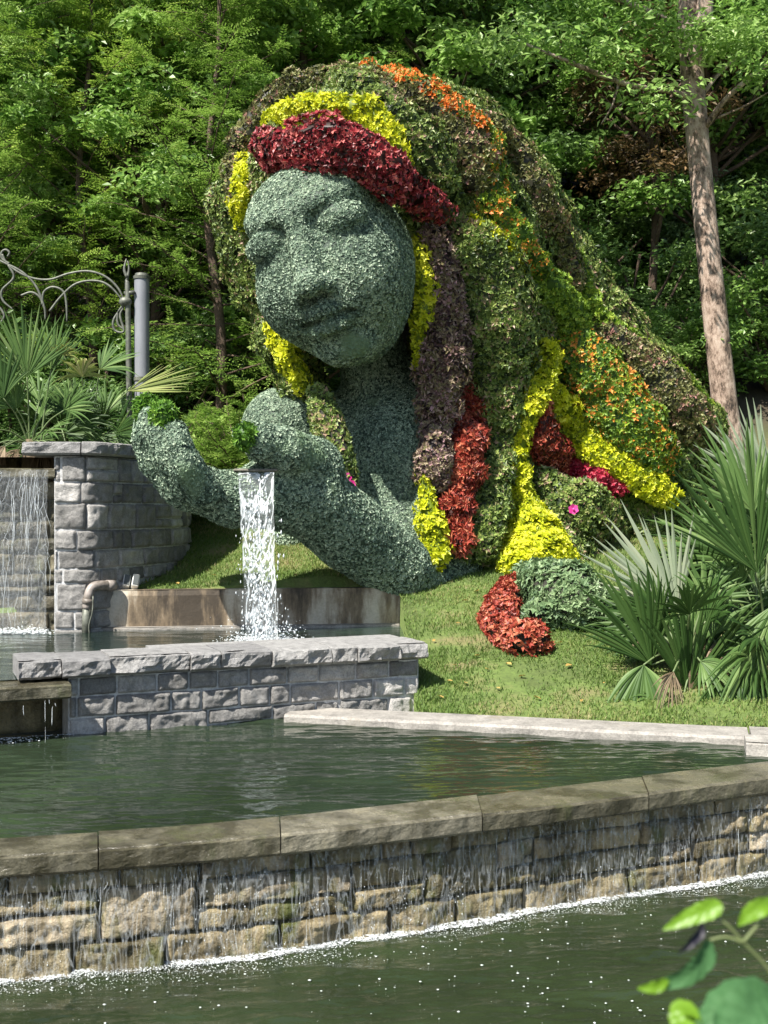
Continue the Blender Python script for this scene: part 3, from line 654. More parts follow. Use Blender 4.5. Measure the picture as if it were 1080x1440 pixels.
def lock(mat,pts,dens=1500,L=.052,Wd=.030,off=.35,flat=.45,label=None,lift=.7,name='hair_lock',vlo=0,vhi=1.0,bulge=1.0,clump=4.5):
    """a lock of planted hair laid over the core; pts = (px, py, half width px)"""
    n=max(12,len(pts)*9); pr=crom(np.array(pts,float),n); P=[];Nn=[];rad=[]
    for a in pr:
        p,nn=hit(a[0],a[1])
        if len(a)>3 and a[3]>0: p=W(a[0],a[1],a[3]); nn=np.array([0,-1.,0])
        P.append(p);Nn.append(nn); rad.append(max(max(a[2],3)*p[1]/F-L*.32,.03))
    P=np.array(P);Nn=np.array(Nn)
    for _ in range(6):
        dep=P[:,1].copy(); P[1:-1,1]=(dep[:-2]+2*dep[1:-1]+dep[2:])/4
        Nn[1:-1]=(Nn[:-2]+2*Nn[1:-1]+Nn[2:])/4
    for i,a in enumerate(pr): P[i]=W(a[0],a[1],P[i,1])
    Nn=unit(Nn*[1,1,1]+[0,-.5,0])
    rad=np.array(rad)
    e=np.ones(n); e[:3]=[.45,.75,.92]; e[-3:]=[.92,.75,.45]; rad=rad*e*(1+.10*fbm(P,1.6,5,2))
    view=unit(P-np.array([0,0,CZ])); T=unit(np.gradient(P,axis=0)); side=unit(np.cross(T,view))
    fl=np.clip(flat,.2,1); 
    P=P-view*(off*.26); 
    V,Q,Tt=tube_geo(P,rad,14,side,fl+.12)
    return planted(name,V,Q,Tt,LM[mat],LM[mat],dens,L,Wd,lift,vlo=vlo,vhi=vhi,clump=clump,label=label)
lock('bronze',[(340,300,10),(334,250,16),(344,205,20),(370,165,24),(405,132,24),(455,115,20),(510,115,18),(560,134,16)],label='bronze green outer lock round the crown')
lock('olive',[(395,150,16),(440,125,18),(500,125,24),(545,160,26),(585,200,34),(612,245,34),(635,285,20)],label='dark olive lock over the top of the head')
lock('bronze',[(560,128,22),(620,160,26),(660,215,34),(672,270,28)],label='bronze green lock beside the orange one')
lock('orange',[(500,103,11),(540,110,16),(580,124,19),(612,140,20),(650,164,20),(672,195,17)],off=.9,label='orange flowering lock on top of the head')
lock('lantana',[(660,165,16),(680,205,22),(688,255,24),(705,300,24),(735,350,22),(760,390,18)],off=.6,label='green lock flecked with orange flowers')
lock('bronze',[(675,160,12),(715,205,18),(745,260,22),(775,320,24),(795,370,20),(810,410,14)],label='dark outer lock down the right of the head')
lock('lime',[(770,290,6),(790,325,9),(812,375,11),(832,430,12),(870,462,11),(915,500,13),(955,535,13),(995,572,10)],label='lime green edge of the hair')
lock('yellow',[(360,205,7),(349,230,14),(341,262,17),(337,290,14),(342,320,9)],off=.55,L=.058,Wd=.034,label='yellow lock left of the brow')
lock('yellow',[(383,425,7,15.6),(390,455,13,15.5),(397,485,16,15.4),(412,515,17,15.3),(430,545,10,15.3)],off=0,L=.058,Wd=.034,label='yellow green lock hanging left of the chin')
lock('yellow',[(372,180,11),(405,163,18),(450,157,19),(495,158,20),(530,176,22),(549,205,19),(560,238,10)],off=1.0,L=.058,Wd=.034,label='yellow lock above the red fringe')
lock('red',[(368,213,24),(400,213,29),(445,207,33),(492,211,35),(535,236,32),(573,266,24),(606,290,17),(632,303,9)],off=2.3,flat=.5,L=.056,Wd=.036,label='red fringe over the forehead')
lock('yellow',[(655,308,12),(690,335,16),(715,358,14),(735,378,6)],off=.75,L=.058,Wd=.034,label='short yellow lock right of the fringe')
lock('olive',[(648,305,20),(672,360,48),(690,430,58),(695,500,55),(695,560,42),(700,610,26)],L=.058,Wd=.034,off=.6,label='broad dark olive lock')
lock('purple',[(603,322,16,15.1),(615,350,22,15.1),(625,410,26,15.1),(626,470,31,15.1),(620,530,30,15.1),(613,590,24,15.1)],off=0,L=.075,label='purple brown lock beside the cheek')
lock('yellow',[(586,330,6,15.0),(592,370,13,15.0),(598,410,17,15.0),(595,450,13,15.0),(590,490,10,15.1),(592,520,7,15.2)],off=0,L=.055,Wd=.034,label='narrow yellow lock along the cheek')
lock('purple',[(615,560,20),(612,610,24),(613,660,22),(620,690,12)],off=.9,L=.05,vlo=.2,label='lower purple brown lock')
lock('yellow',[(596,665,5),(601,705,12),(609,750,18),(614,792,20)],off=.9,L=.058,Wd=.034,label='yellow lock against the chest')
lock('darkred',[(664,540,10),(662,575,24),(652,620,27),(648,670,25),(642,715,19),(648,750,14),(650,778,9)],off=1.1,L=.08,label='long brick red lock')
lock('olive',[(706,570,14),(700,620,24),(688,680,30),(680,740,28),(672,785,20)],off=.7,L=.058,Wd=.034,label='olive lock between the red and the yellow')
lock('lime',[(745,385,10),(775,415,26),(800,450,30),(825,480,16)],off=.4,label='lime green patch on the shoulder')
lock('lantana',[(800,460,22),(825,510,42),(860,565,46),(900,620,40),(935,665,22)],off=.4,label='broad green lock flecked with orange flowers')
lock('bronze',[(845,455,10),(885,500,30),(930,550,38),(968,600,34),(995,650,20)],off=.4,label='dark lock along the back')
lock('yellow',[(775,480,10),(768,515,19),(752,560,18),(738,600,12),(728,645,12),(727,690,20),(735,735,38),(748,775,52),(757,806,56)],off=1.0,L=.064,Wd=.038,label='broad yellow lock falling to the lawn')
lock('yellow',[(775,540,14),(795,590,20),(830,630,21),(870,655,21),(910,680,20),(945,705,14)],off=.9,L=.064,Wd=.038,label='yellow lock running right')
lock('darkred',[(763,552,6),(760,590,17),(765,625,24),(790,655,26)],off=.8,label='brick red wedge')
lock('magenta',[(785,655,12),(812,655,23),(845,668,20),(880,690,10)],off=1.0,label='crimson lock')
lock('olive',[(762,660,10),(790,700,36),(825,735,45),(860,770,34)],off=.7,L=.058,Wd=.034,label='olive lock under the crimson one')
# the dark lock hanging by the neck
mb=MB(); Pn=np.array([W(447,548,15.0),W(458,590,14.85),W(474,635,14.7),W(486,668,14.6),W(493,692,14.55)])
nk=crom(np.hstack([Pn,[[.13],[.2],[.19],[.14],[.08]]]),24); V,Q,T=tube_geo(nk[:,:3],nk[:,3],12)
planted('hair_lock',V,Q,T,LM['olive'],SOIL,1500,.055,.034,.7,label='dark lock hanging beside the neck with a magenta tip')
# the curl that ends on the lawn
def ground_lock(mat,pts,dens,L,Wd,label):
    pr=crom(np.array(pts,float),40); V,Q,T=tube_geo(np.array([W(a,b,Y) for a,b,Y,r in pr]),pr[:,3],14)
    return planted('hair_lock',V,Q,T,LM[mat],SOIL,dens,L,Wd,.8,clump=2.5,label=label)
ground_lock('olive',[(640,792,15.5,.12),(690,800,15.3,.18),(720,806,15.2,.14)],700,.09,.06,'low olive tuft at the foot of the hair')
# green tufts growing from the fingertips, pink flowers
for a,b,Y,r in ((207,576,13.25,.15),(230,585,12.52,.14),(346,614,12.70,.125),(232,602,12.5,.09)):
    V,Q,T=sphere_geo(W(a,b,Y),(r,r,r*1.1),16,10); planted('fingertip_tuft',V,Q,T,LM['tips'],LM['tips'],1500,.06,.03,.9)
PINK=leafmat('pink_petals',[(0,(.6,.02,.22)),(1,(.85,.10,.42))],.5,.2)
for a,b,Y in ((829,848,12.75),(836,856,12.75),(806,716,15.2),(487,672,14.46),(493,682,14.46)):
    c=W(a,b,Y); mb=MB()
    for k in range(6):
        th=k*math.pi/3+a; d=np.array([math.cos(th),-.35,math.sin(th)])*.075
        s_=unit(np.cross(d,[0,1,0]))*.04
        mb.add([c,c+d*.6+s_,c+d,c+d*.6-s_],[[0,1,2,3]],None,random.random())
    V,Q,T=sphere_geo(c+[0,-.03,0],(.018,)*3,8,6); mb.add(V,Q,T,1)
    mb.build('flower',PINK,fig)
# stone lip the water leaves the hand by
LIP=stonemat('stone_lip',[(0,(.16,.15,.12)),(1,(.26,.24,.2))])
mb=MB(); V,Q,T=box_geo(W(362,662,13.05),(.50,.42,.03),0,.01); mb.add(V,Q,T); mb.build('spout_lip',LIP,fig)

# ------------------------------------------------------------ terrain
klA=k0+kn*.46
def yk(x): return klA[1]+(np.asarray(x)-klA[0])*kd[1]/kd[0]
def sst(a,b,x): t=np.clip((x-a)/(b-a),0,1); return t*t*(3-2*t)
def zf(x,y):
    x=np.asarray(x,float);y=np.asarray(y,float); t=np.clip(y-yk(x),0,None)
    z=.755+.21*np.minimum(t,7)+.5*np.clip(t-7,0,40)*sst(7,11,t)+.30*sst(.45,-.9,x)*sst(0,2,t)
    q=np.stack([x,y,x*0],-1); return z+.03*fbm(q,.9,77,3)*sst(.2,1.2,t)+.25*fbm(q,.25,78,2)*sst(8,14,t)
def lawn_edge(x):
    kx=np.interp(x,[.20,.30],[0,1]); cby=cb0[1]+(x-cb0[0])*cd[1]/cd[0]+.17
    return np.where(x<.20,cby,np.where(x<.36,cby*(1-kx)+(yk(.36)-.03)*kx,yk(x)-.03))
xs=np.unique(np.concatenate([np.linspace(-45,-5,30),np.linspace(-5,.15,60),np.linspace(.15,.45,16),np.linspace(.45,7,80),np.linspace(7,50,30)]))
tt=np.concatenate([[0],np.linspace(.004,9,130),np.geomspace(9.2,80,50)])
e=lawn_edge(xs); X=np.repeat(xs[:,None],len(tt),1); Y=e[:,None]+tt[None]; Z=zf(X,Y); Z[:,0]-=.9
V=np.stack([X,Y,Z],-1).reshape(-1,3); nv=len(tt); i,j=np.meshgrid(np.arange(len(xs)-1),np.arange(nv-1),indexing='ij'); q=(i*nv+j).ravel(); Q=np.stack([q,q+nv,q+nv+1,q+1],1)
m,nt,b,N,Lk=nodes('lawn_ground'); v=mapped(N,Lk)
f=noise_tex(N,Lk,v,1.2,5); g=noise_tex(N,Lk,v,22,5,.7)
r=ramp(N,[(.35,(.075,.105,.025)),(.52,(.105,.155,.035)),(.68,(.19,.165,.075))]); Lk.new(f,r.inputs[0]); r2=ramp(N,[(.3,(.6,.6,.6)),(.7,(1.3,1.3,1.2))]); Lk.new(g,r2.inputs[0])
c=mixc(N,Lk,.8,r.outputs[0],r2.outputs[0],'MULTIPLY')
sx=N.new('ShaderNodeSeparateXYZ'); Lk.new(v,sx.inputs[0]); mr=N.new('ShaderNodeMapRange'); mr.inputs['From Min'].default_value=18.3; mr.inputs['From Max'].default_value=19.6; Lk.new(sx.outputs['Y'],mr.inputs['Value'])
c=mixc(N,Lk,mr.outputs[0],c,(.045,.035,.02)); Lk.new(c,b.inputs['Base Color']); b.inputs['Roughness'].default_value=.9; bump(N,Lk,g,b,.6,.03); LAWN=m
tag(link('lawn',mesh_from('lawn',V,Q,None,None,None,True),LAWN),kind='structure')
DIRT=stonemat('pool_bed',[(0,(.05,.05,.03)),(1,(.07,.06,.04))])
tag(link('ground',mesh_from('ground',[[-300,-300,-.6],[300,-300,-.6],[300,300,-.6],[-300,300,-.6]],[[0,1,2,3]]),DIRT),kind='structure')
# planting bed behind the round wall and the cascade
bed=[*[tuple(p) for p in (RW-rn*.25)[::3]],(-3.6,19.2),(-14,20.5),(-14,14.1),(-4.2,14.1)]
mb=MB(); bv=np.array([(*p,3.28) for p in bed]); c=bv.mean(0)+[0,0,.05]; n=len(bv); mb.add(np.vstack([bv,c]),None,[[i,(i+1)%n,n] for i in range(n)]); tag(mb.build('planting_bed',DIRT),kind='structure')
# low return kerb that closes the basin on the right
mb=MB(); A_=np.array([E1+nrm*-.5+gd*-.16,cb1+cd*.0]); slab_run(mb,A_,A_-np.array([.12,0]),.8,1.166,(9,9),44,.005,.0,ragged=.002,step=.15)
o=thing('side_kerb',(*E1,.9),'narrow kerb from the low granite wall back to the stained kerb, at the lawn edge','kerb'); mb.build('kerb_stone',GRAN,o)
# the curl of hair that ends on the lawn
def onlawn(px,py):
    ys_=np.linspace(10.2,22,1200); w_=np.stack([W(px,py,q_) for q_ in ys_]); ok=np.where(w_[:,2]<zf(w_[:,0],w_[:,1]))[0]; return ys_[ok[0]] if len(ok) else 16.
def curl(mat,pts,dens,L,Wd,label):
    q=[]
    for a,b,r in pts: Yg=onlawn(a,b+r*.8); q.append((a,b,Yg-.05,r*Yg/F))
    ground_lock(mat,q,dens,L,Wd,label)
curl('sedge',[(735,812,12),(768,828,34),(800,842,42),(830,852,34),(850,858,14)],1500,.06,.036,'grey green tuft where the hair meets the lawn')
curl('sedge',[(790,868,12),(765,866,20),(748,862,14)],1500,.06,.036,'grey green tuft inside the red curl')
curl('darkred',[(752,822,8),(730,834,18),(708,855,22),(703,878,21),(722,894,20),(748,902,18),(770,908,9)],1600,.055,.034,'red curl lying on the lawn')
# grass blades
GR=leafmat('grass_blades',[(0,(.07,.12,.02)),(.5,(.14,.235,.045)),(.85,(.25,.28,.085)),(1,(.38,.33,.16))],.6,.35)
n=150000; x=rng.uniform(-4.3,5.6,n); t=rng.random(n)**1.25*8.2; y=lawn_edge(x)+.02+t; keep=(np.abs(x/y)<.36)&~((x<-2.5)&(y<13.2))&(rng.random(n)<.75+.8*vnoise(np.c_[x,y,x*0],1.7,93)); x,y=x[keep],y[keep]
P=np.c_[x,y,zf(x,y)-.004]; LV,LQ=leaves_geo(P,np.tile([0,0,1.],(len(P),1)),.055,.010,2.2)
v=np.clip(.48+.42*fbm(P,.8,91,3)+rng.normal(0,.2,len(P)),0,1); tag(link('grass',mesh_from('grass',LV,LQ,None,v),GR),kind='stuff')
# fallen leaves
FL=leafmat('fallen_leaf',[(0,(.35,.22,.05)),(1,(.55,.38,.12))],.7,.2)
fl0=None
for k,(a,b_) in enumerate(((640,940),(685,945),(633,962),(655,965),(818,990),(756,986),(786,908),(700,972),(672,926),(735,955),(800,940),(620,985),(850,965),(205,822),(300,812),(415,812),(250,824),(610,905),(645,880),(716,938),(655,848),(670,835),(690,850))):
    ys_=np.linspace(10.2,19,900); ww=np.array([W(a,b_,q_) for q_ in ys_]); ok=np.where(ww[:,2]<zf(ww[:,0],ww[:,1]))[0]; Yg=ys_[ok[0]] if len(ok) else 15
    p=W(a,b_,Yg)
    if fl0 is None:
        V=np.array([[-.05,0,0],[-.015,-.028,.012],[.03,-.022,.016],[.06,0,.004],[.03,.024,.018],[-.015,.026,.01],[0,0,.004]]); mb=MB(); mb.add(V,None,[[0,1,6],[1,2,6],[2,3,6],[3,4,6],[4,5,6],[5,0,6]],.5); o=fl0=mb.build('fallen_leaf',FL)
    else: o=fl0.copy(); COL.objects.link(o)
    o.location=(p[0],p[1],float(zf(p[0],p[1]))+.03); o.rotation_euler=(random.uniform(-.3,.3),random.uniform(-.3,.3),random.uniform(0,6)); s_=random.uniform(.45,.9); o.scale=(s_,s_,s_)
    tag(o,'small dry yellow-brown leaf fallen on the mown lawn','leaf','fallen leaves scattered over the lawn')
# ------------------------------------------------------------ trees
def bark(name,stops,sc):
    m=stonemat(name,stops,sc,.9,.9,moss=(3,(.10,.11,.07),.64)); return m
BARK=bark('brown_bark',[(0,(.09,.06,.04)),(1,(.15,.10,.07))],5)
m,nt,b,N,Lk=nodes('pale_bark'); v=mapped(N,Lk,(1,1,.45)); f=noise_tex(N,Lk,v,5.5,8,.8); r=ramp(N,[(.40,(.045,.033,.025)),(.46,(.22,.155,.115)),(.54,(.44,.33,.26)),(.7,(.62,.52,.43))]); Lk.new(f,r.inputs[0]); Lk.new(r.outputs[0],b.inputs['Base Color']); b.inputs['Roughness'].default_value=.9
g=noise_tex(N,Lk,mapped(N,Lk,(1,1,.3)),28,5,.7); n1=bump(N,Lk,f,None,.8,.04); bump(N,Lk,g,b,.8,.015,n1); PALEBARK=m
FEA=leafmat('feathery_foliage',[(0,(.05,.10,.012)),(.5,(.19,.33,.05)),(1,(.42,.57,.14))],.5,.42)
FEB=leafmat('yellow_green_foliage',[(0,(.07,.14,.012)),(.5,(.24,.38,.05)),(1,(.50,.62,.14))],.5,.42)
BRD=leafmat('broad_green_foliage',[(0,(.08,.18,.03)),(.5,(.22,.38,.07)),(1,(.42,.58,.20))],.4,.42,spec=.5)
BRK=leafmat('dark_green_foliage',[(0,(.04,.09,.02)),(.5,(.12,.22,.05)),(1,(.26,.40,.12))],.4,.35,spec=.5)
RUS=leafmat('russet_foliage',[(0,(.05,.05,.02)),(.6,(.14,.09,.035)),(1,(.30,.19,.09))],.5,.3)
def sprays(O,D,Lg,leafL,leafW,g,nl=9):
    """flat feathery sprays: O origins, D directions"""
    n=len(O); D=unit(D); up=np.array([0,0,1.])+g.normal(0,.3,(n,3)); S_=unit(np.cross(D,up)); Nn=np.cross(S_,D); Vs=[];
    for k in range(nl):
        t=(k+.5)/nl
        for sd in (-1,1):
            b=O+D*(Lg*t)[:,None]-np.array([0,0,1])*(Lg*t*t*.25)[:,None]
            d=unit(D*.75+S_*sd*1.0+g.normal(0,.18,(n,3))-[0,0,.12]); l=leafL*(1.15-.65*t)*(.8+.4*g.random((n,1))); s=unit(np.cross(d,Nn))*leafW*.5
            Vs.append(np.stack([b,b+d*l*.5+s,b+d*l,b+d*l*.5-s],1))
    V=np.concatenate(Vs).reshape(-1,3); return V,np.arange(len(V)).reshape(-1,4)
def limb(mb,p0,d,L_,r0,g,seg=5,n=7,sag=.0,r1=.25,m=0):
    t=np.linspace(0,1,n)[:,None]; d=unit(d); P=p0+d*L_*t+np.array([0,0,-1])*sag*L_*t*t+g.normal(0,.02*L_,(n,3)).cumsum(0)*t; V,Q,T=tube_geo(P,r0*(1-(1-r1)*t[:,0]),seg); mb.add(V,Q,T,g.random(),m,True); return P
def feather_tree(seed,H,z0,Rr,r0,mat,nb=70,leaf=(.095,.024),spr=34):
    g=np.random.default_rng(seed); tb=MB(); cb=MB(); P=np.array([[0,0,-.5],[.14,.03,H*.22],[-.12,0,H*.45],[.10,.05,H*.7],[-.05,0,H]]); add_tube(tb,P,[r0,r0*.82,r0*.6,r0*.35,.015],9,n=30); tr=crom(P,60)
    for k in range(nb):
        z=z0+(H-z0)*(k+g.random())/nb; f=(z-z0)/(H-z0); c=np.array([np.interp(z,tr[:,2],tr[:,0]),np.interp(z,tr[:,2],tr[:,1]),z]); th=k*2.4+g.normal(0,.3); L_=Rr*(1.05-f*.75)*g.uniform(.45,1.25)
        d=np.array([math.cos(th),math.sin(th),g.uniform(-.15,.95)]); bp=limb(tb,c,d,L_,.017*(1.3-f),g,5,8,.12)
        n=spr; t=g.uniform(.12,1,n); base=np.stack([np.interp(t,np.linspace(0,1,8),bp[:,i]) for i in range(3)],1); pd=unit(d)
        sd=unit(np.cross(pd,[0,0,1]))*np.where(g.random(n)<.5,-1,1)[:,None]; D=pd*.6+sd*1.0+g.normal(0,.3,(n,3)); V,Q=sprays(base,D,.30+.35*g.random(n),leaf[0],leaf[1],g)
        cb.add(V,Q,None,np.clip(g.normal(.5,.12)+g.normal(0,.2,len(Q)),0,1))
    return tb,cb,mat
def broad_tree(seed,H,z0,Rr,r0,mat,ncl=60,nl=420,leaf=(.15,.085),spread=.55):
    g=np.random.default_rng(seed); tb=MB(); cb=MB(); P=np.array([[0,0,-.6],[.1,.0,H*.3],[-.1,.1,H*.6],[0,0,H*.92]]); add_tube(tb,P,[r0,r0*.8,r0*.5,.03],9,n=20); tr=crom(P,40)
    for k in range(ncl):
        a=unit(g.normal(0,1,3)); rr=g.random()**.45; c=np.array([a[0]*Rr*rr,a[1]*Rr*rr,(z0+H)/2+a[2]*(H-z0)/2*rr])
        zb=max(z0*.6,c[2]-g.uniform(.5,1.8)); b0_=np.array([np.interp(zb,tr[:,2],tr[:,0]),np.interp(zb,tr[:,2],tr[:,1]),zb])
        limb(tb,b0_,c-b0_,np.linalg.norm(c-b0_),.05,g,5,6)
        s=spread*g.uniform(.6,1.35); n=int(nl*g.uniform(.5,1.4)); q=g.normal(0,1,(n,3)); q=unit(q)*(g.random((n,1))**.5)*s*[1.25,1.25,.62]; Pp=c+q; Nn=unit(q*[.6,.6,.3]+[0,0,.9]+g.normal(0,.45,(n,3)))
        V,Q=leaves_geo(Pp,Nn,leaf[0],leaf[1],.15,.2,g); cb.add(V,Q,None,np.clip(g.normal(.5,.15)+g.normal(0,.2,len(Q)),0,1))
    return tb,cb,mat
def place_tree(name,spec,loc,label,cat,group=None,rz=0,sc=1,barkm=None,names=('trunk','crown')):
    tb,cb,mat=spec; o=thing(name,(0,0,0),label,cat,group); a=tb.build(names[0],barkm or BARK,o); c=cb.build(names[1],mat,o); o.location=loc; o.rotation_euler=(0,0,rz); o.scale=(sc,)*3; return o
def copy_thing(root,loc,rz,sc,label,group=None):
    r=root.copy(); COL.objects.link(r); r.location=loc; r.rotation_euler=(0,0,rz); r.scale=(sc,)*3 if np.ndim(sc)==0 else sc
    r['label']=label
    if group: r['group']=group
    for ch in root.children:
        c=ch.copy(); COL.objects.link(c); c.parent=r; c.matrix_parent_inverse=ch.matrix_parent_inverse.copy()
    return r
def gpos(px,Y,dz=0): x=(px-540)/F*Y; return (x,Y,float(zf(x,Y))+dz)
GF='feathery bright green trees standing left of the head'
T1=place_tree('feathery_tree',feather_tree(101,12,1.6,2.3,.11,FEA,90),gpos(300,19.8),'slender feathery tree with thin brown trunk, directly left of the head','tree',GF)
T2=place_tree('feathery_tree',feather_tree(102,12.5,1.4,2.5,.10,FEB,85),gpos(120,20.8),'yellow-green feathery tree behind the iron trellis','tree',GF)
T3=copy_thing(T1,gpos(-10,20.2),2.0,1.0,'feathery tree at the left picture edge above the palms',GF)
T4=copy_thing(T2,gpos(215,22.4),1.1,1.15,'feathery tree behind the grey pillar, between two slimmer ones',GF)
T5=copy_thing(T1,gpos(420,22.6),4.0,1.2,'feathery tree whose top shows above the crown of the head',GF)
GB='broadleaf trees of the wood behind the sculpture'
B1=place_tree('broadleaf_tree',broad_tree(201,10,1.0,3.3,.16,BRD,75,430,(.19,.10)),gpos(345,23.0),'light green broadleaf tree between the feathery trees and the head','tree',GB)
B2=place_tree('broadleaf_tree',broad_tree(202,11,1.2,3.3,.18,BRK,75,430,(.17,.09)),gpos(690,25),'dark leafy tree just above the sloping hair','tree',GB)
B3=place_tree('broadleaf_tree',broad_tree(203,11,.8,3.4,.15,BRD,80,400,(.16,.085)),gpos(830,27),'brighter broadleaf tree left of the pale trunk','tree',GB)
R1=place_tree('russet_tree',broad_tree(204,6.5,1.5,1.9,.09,RUS,26,300,(.13,.05),.5),gpos(915,22.8,1.4),'russet brown-leaved small tree left of the pale trunk','tree')
far_label='dense leafy tree in the deep shade of the wood behind'; gfar='trees filling the wood behind'
copy_thing(B1,gpos(70,23.4),1.3,.95,'light green broadleaf tree between the two left feathery trees',GB); copy_thing(B3,gpos(225,21.6),2.9,.85,'broadleaf tree whose leaves show behind the grey pillar',GB); copy_thing(B3,gpos(1000,23.5),.9,1.0,'bright broadleaf tree directly behind the pale trunk',GB); copy_thing(B1,gpos(620,24),3.9,1.05,'light green broadleaf tree above the orange flowers of the hair',GB)
fars=[(B1,60,28),(B2,200,29),(B3,480,28.5),(B2,560,27),(B1,620,31),(B3,760,32),(B2,900,26.5),(B1,1010,29),(B2,1080,25),(B3,1150,28),(B2,970,33),(B1,-60,25),(B3,-20,32),(B2,130,33),(B1,280,34),(B2,420,35),(B3,570,37),(B2,700,36),(B1,850,38),(B3,1040,37),(B2,1180,33),(B2,-120,36),(B1,350,40),(B3,140,41),(B2,500,43),(B1,660,44),(B2,800,45),(B1,960,44),(B3,1120,43),(B2,0,44)]
for k,(s_,a,Yy) in enumerate(fars): copy_thing(s_,gpos(a,Yy),k*1.7,(1.15+.01*k,1.15+.01*k,1.2+.012*k),far_label,gfar)
# tree with the pale leaning trunk, its crown above the picture
g=np.random.default_rng(301); root=thing('pale_trunk_tree',gpos(1030,19,-.3),'tall tree with a pale mottled leaning trunk behind the right palms','tree')
tb=MB(); TP=np.array([W(1036,660,19),W(1022,590,19),W(1003,420,18.95),W(985,240,18.9),W(974,110,18.9),W(966,-20,18.9),W(955,-190,18.7),W(935,-380,18.5)]); add_tube(tb,TP,[.27,.215,.20,.185,.19,.165,.12,.06],16,n=60)
for pts,r in (([W(976,138,18.8),W(940,128,18.4),W(880,118,18.0),W(820,95,17.7),W(740,62,17.6)],.055),([W(969,60,18.8),W(930,25,18.4),W(860,-5,18),W(800,-40,17.6)],.07),([W(992,178,18.8),W(1020,140,18.5),W(1060,105,18.3),W(1110,70,18.2)],.055),([W(990,130,18.9),W(1015,100,19.3),W(1060,60,19.6)],.035),([W(1010,165,18.7),W(1045,150,18.6),W(1080,130,18.5)],.02),
    ([W(988,40,18.8),W(994,-20,18.7),W(1005,-120,18.5)],.16),([W(870,118,18),W(860,150,17.9),W(845,175,17.8)],.02),([W(955,-190,18.7),W(850,-260,18.3),W(760,-300,18)],.09)): add_tube(tb,pts,[r]+[r*.75]*(len(pts)-2)+[r*.35],8,n=18)
root_t=tb.build('trunk',PALEBARK,root)
cb=MB()
def clumps(cb,cs,g,nl,s0,leaf):
    for c in cs:
        s=s0*g.uniform(.6,1.35); n=int(nl*g.uniform(.6,1.4)); q=unit(g.normal(0,1,(n,3)))*(g.random((n,1))**.5)*s*[1.3,1.3,.5]; Nn=unit(q*[.5,.5,.2]+[0,0,.9]+g.normal(0,.4,(n,3))); V,Q=leaves_geo(np.asarray(c)+q,Nn,leaf[0],leaf[1],.15,.2,g); cb.add(V,Q,None,np.clip(g.normal(.5,.15)+g.normal(0,.2,len(Q)),0,1))
cs=[(g.uniform(-1.0,8),g.uniform(15.2,21),g.uniform(12.2,16)) for _ in range(46)]  # clumps added overhead, out of view, to shade the wood on the right
cs+=[tuple(W(a,b_,18+g.normal(0,.5))) for a,b_ in ((740,55),(780,70),(830,60),(860,80),(900,60),(910,140),(760,20),(820,10),(880,20),(1040,60),(1060,100),(1075,40),(1010,60),(930,40),(1050,15))]
clumps(cb,cs,g,330,.62,(.14,.06)); cb.build('crown',BRD,root)
# twiggy bare branches hanging over the crown of the head
# ------------------------------------------------------------ shrubs
def shrub(name,seed,loc,R_,H,mat,leaf,label,group=None,feath=False,ncl=26,nl=330):
    g=np.random.default_rng(seed)
    if feath:
        tb,cb=MB(),MB()
        for k in range(60):
            th=g.uniform(0,6.3); el=g.uniform(.15,1.2); d=np.array([math.cos(th)*math.cos(el),math.sin(th)*math.cos(el),math.sin(el)]); bp=limb(tb,np.zeros(3),d,R_*g.uniform(.7,1.1)*(1+(H/R_-1)*math.sin(el)),.02,g,5,8,.15)
            n=22; t=g.uniform(.2,1,n); base=np.stack([np.interp(t,np.linspace(0,1,8),bp[:,i]) for i in range(3)],1); sd=unit(np.cross(d,[0,0,1]))*np.where(g.random(n)<.5,-1,1)[:,None]; V,Q=sprays(base,d*.7+sd+g.normal(0,.3,(n,3)),.22+.2*g.random(n),leaf[0],leaf[1],g,8); cb.add(V,Q,None,np.clip(g.normal(.5,.12)+g.normal(0,.2,len(Q)),0,1))
        spec=(tb,cb,mat)
    else: spec=broad_tree(seed,H,.0,R_,.04,mat,ncl,nl,leaf,.42)
    return place_tree(name,spec,loc,label,'shrub',group,names=('stem','foliage'))
shrub('juniper_shrub',401,gpos(345,18.2,.5),1.75,1.75,FEA,(.10,.022),'bright green feathery shrub between the raised fingers and the far shoulder',None,True)
shrub('juniper_shrub',402,gpos(235,18.8,.4),1.5,1.8,FEA,(.10,.022),'feathery shrub behind the raised fingertips',None,True)
S1=shrub('dark_shrub',411,gpos(900,22,.0),1.7,2.6,BRK,(.12,.06),'dark shrub beyond the hair, left of the pale trunk','shrubs at the edge of the wood on the right',ncl=34)
S2=shrub('green_shrub',412,gpos(1075,20.6),1.5,2.6,BRD,(.11,.055),'green shrub right of the pale trunk, behind the palms','shrubs at the edge of the wood on the right',ncl=34)
S3=shrub('blue_green_shrub',413,gpos(955,24,1.2),1.3,2.4,LM['sedge'],(.10,.05),'grey-green shrub high on the bank left of the pale trunk','shrubs at the edge of the wood on the right',ncl=26)
gs='shrubs at the edge of the wood on the right'
copy_thing(S1,gpos(820,23.5),1.,1.2,'dark shrub just above the lime edge of the hair',gs); copy_thing(S1,gpos(1010,24.5),2.,1.3,'dark shrub on the bank directly behind the pale trunk',gs)
copy_thing(S2,gpos(985,20.3),2.4,.8,'low green shrub at the foot of the pale trunk',gs); copy_thing(S1,gpos(1120,22.5),3.,1.3,'dark shrub at the right picture edge',gs)
gl='shrubs behind the palms on the left'
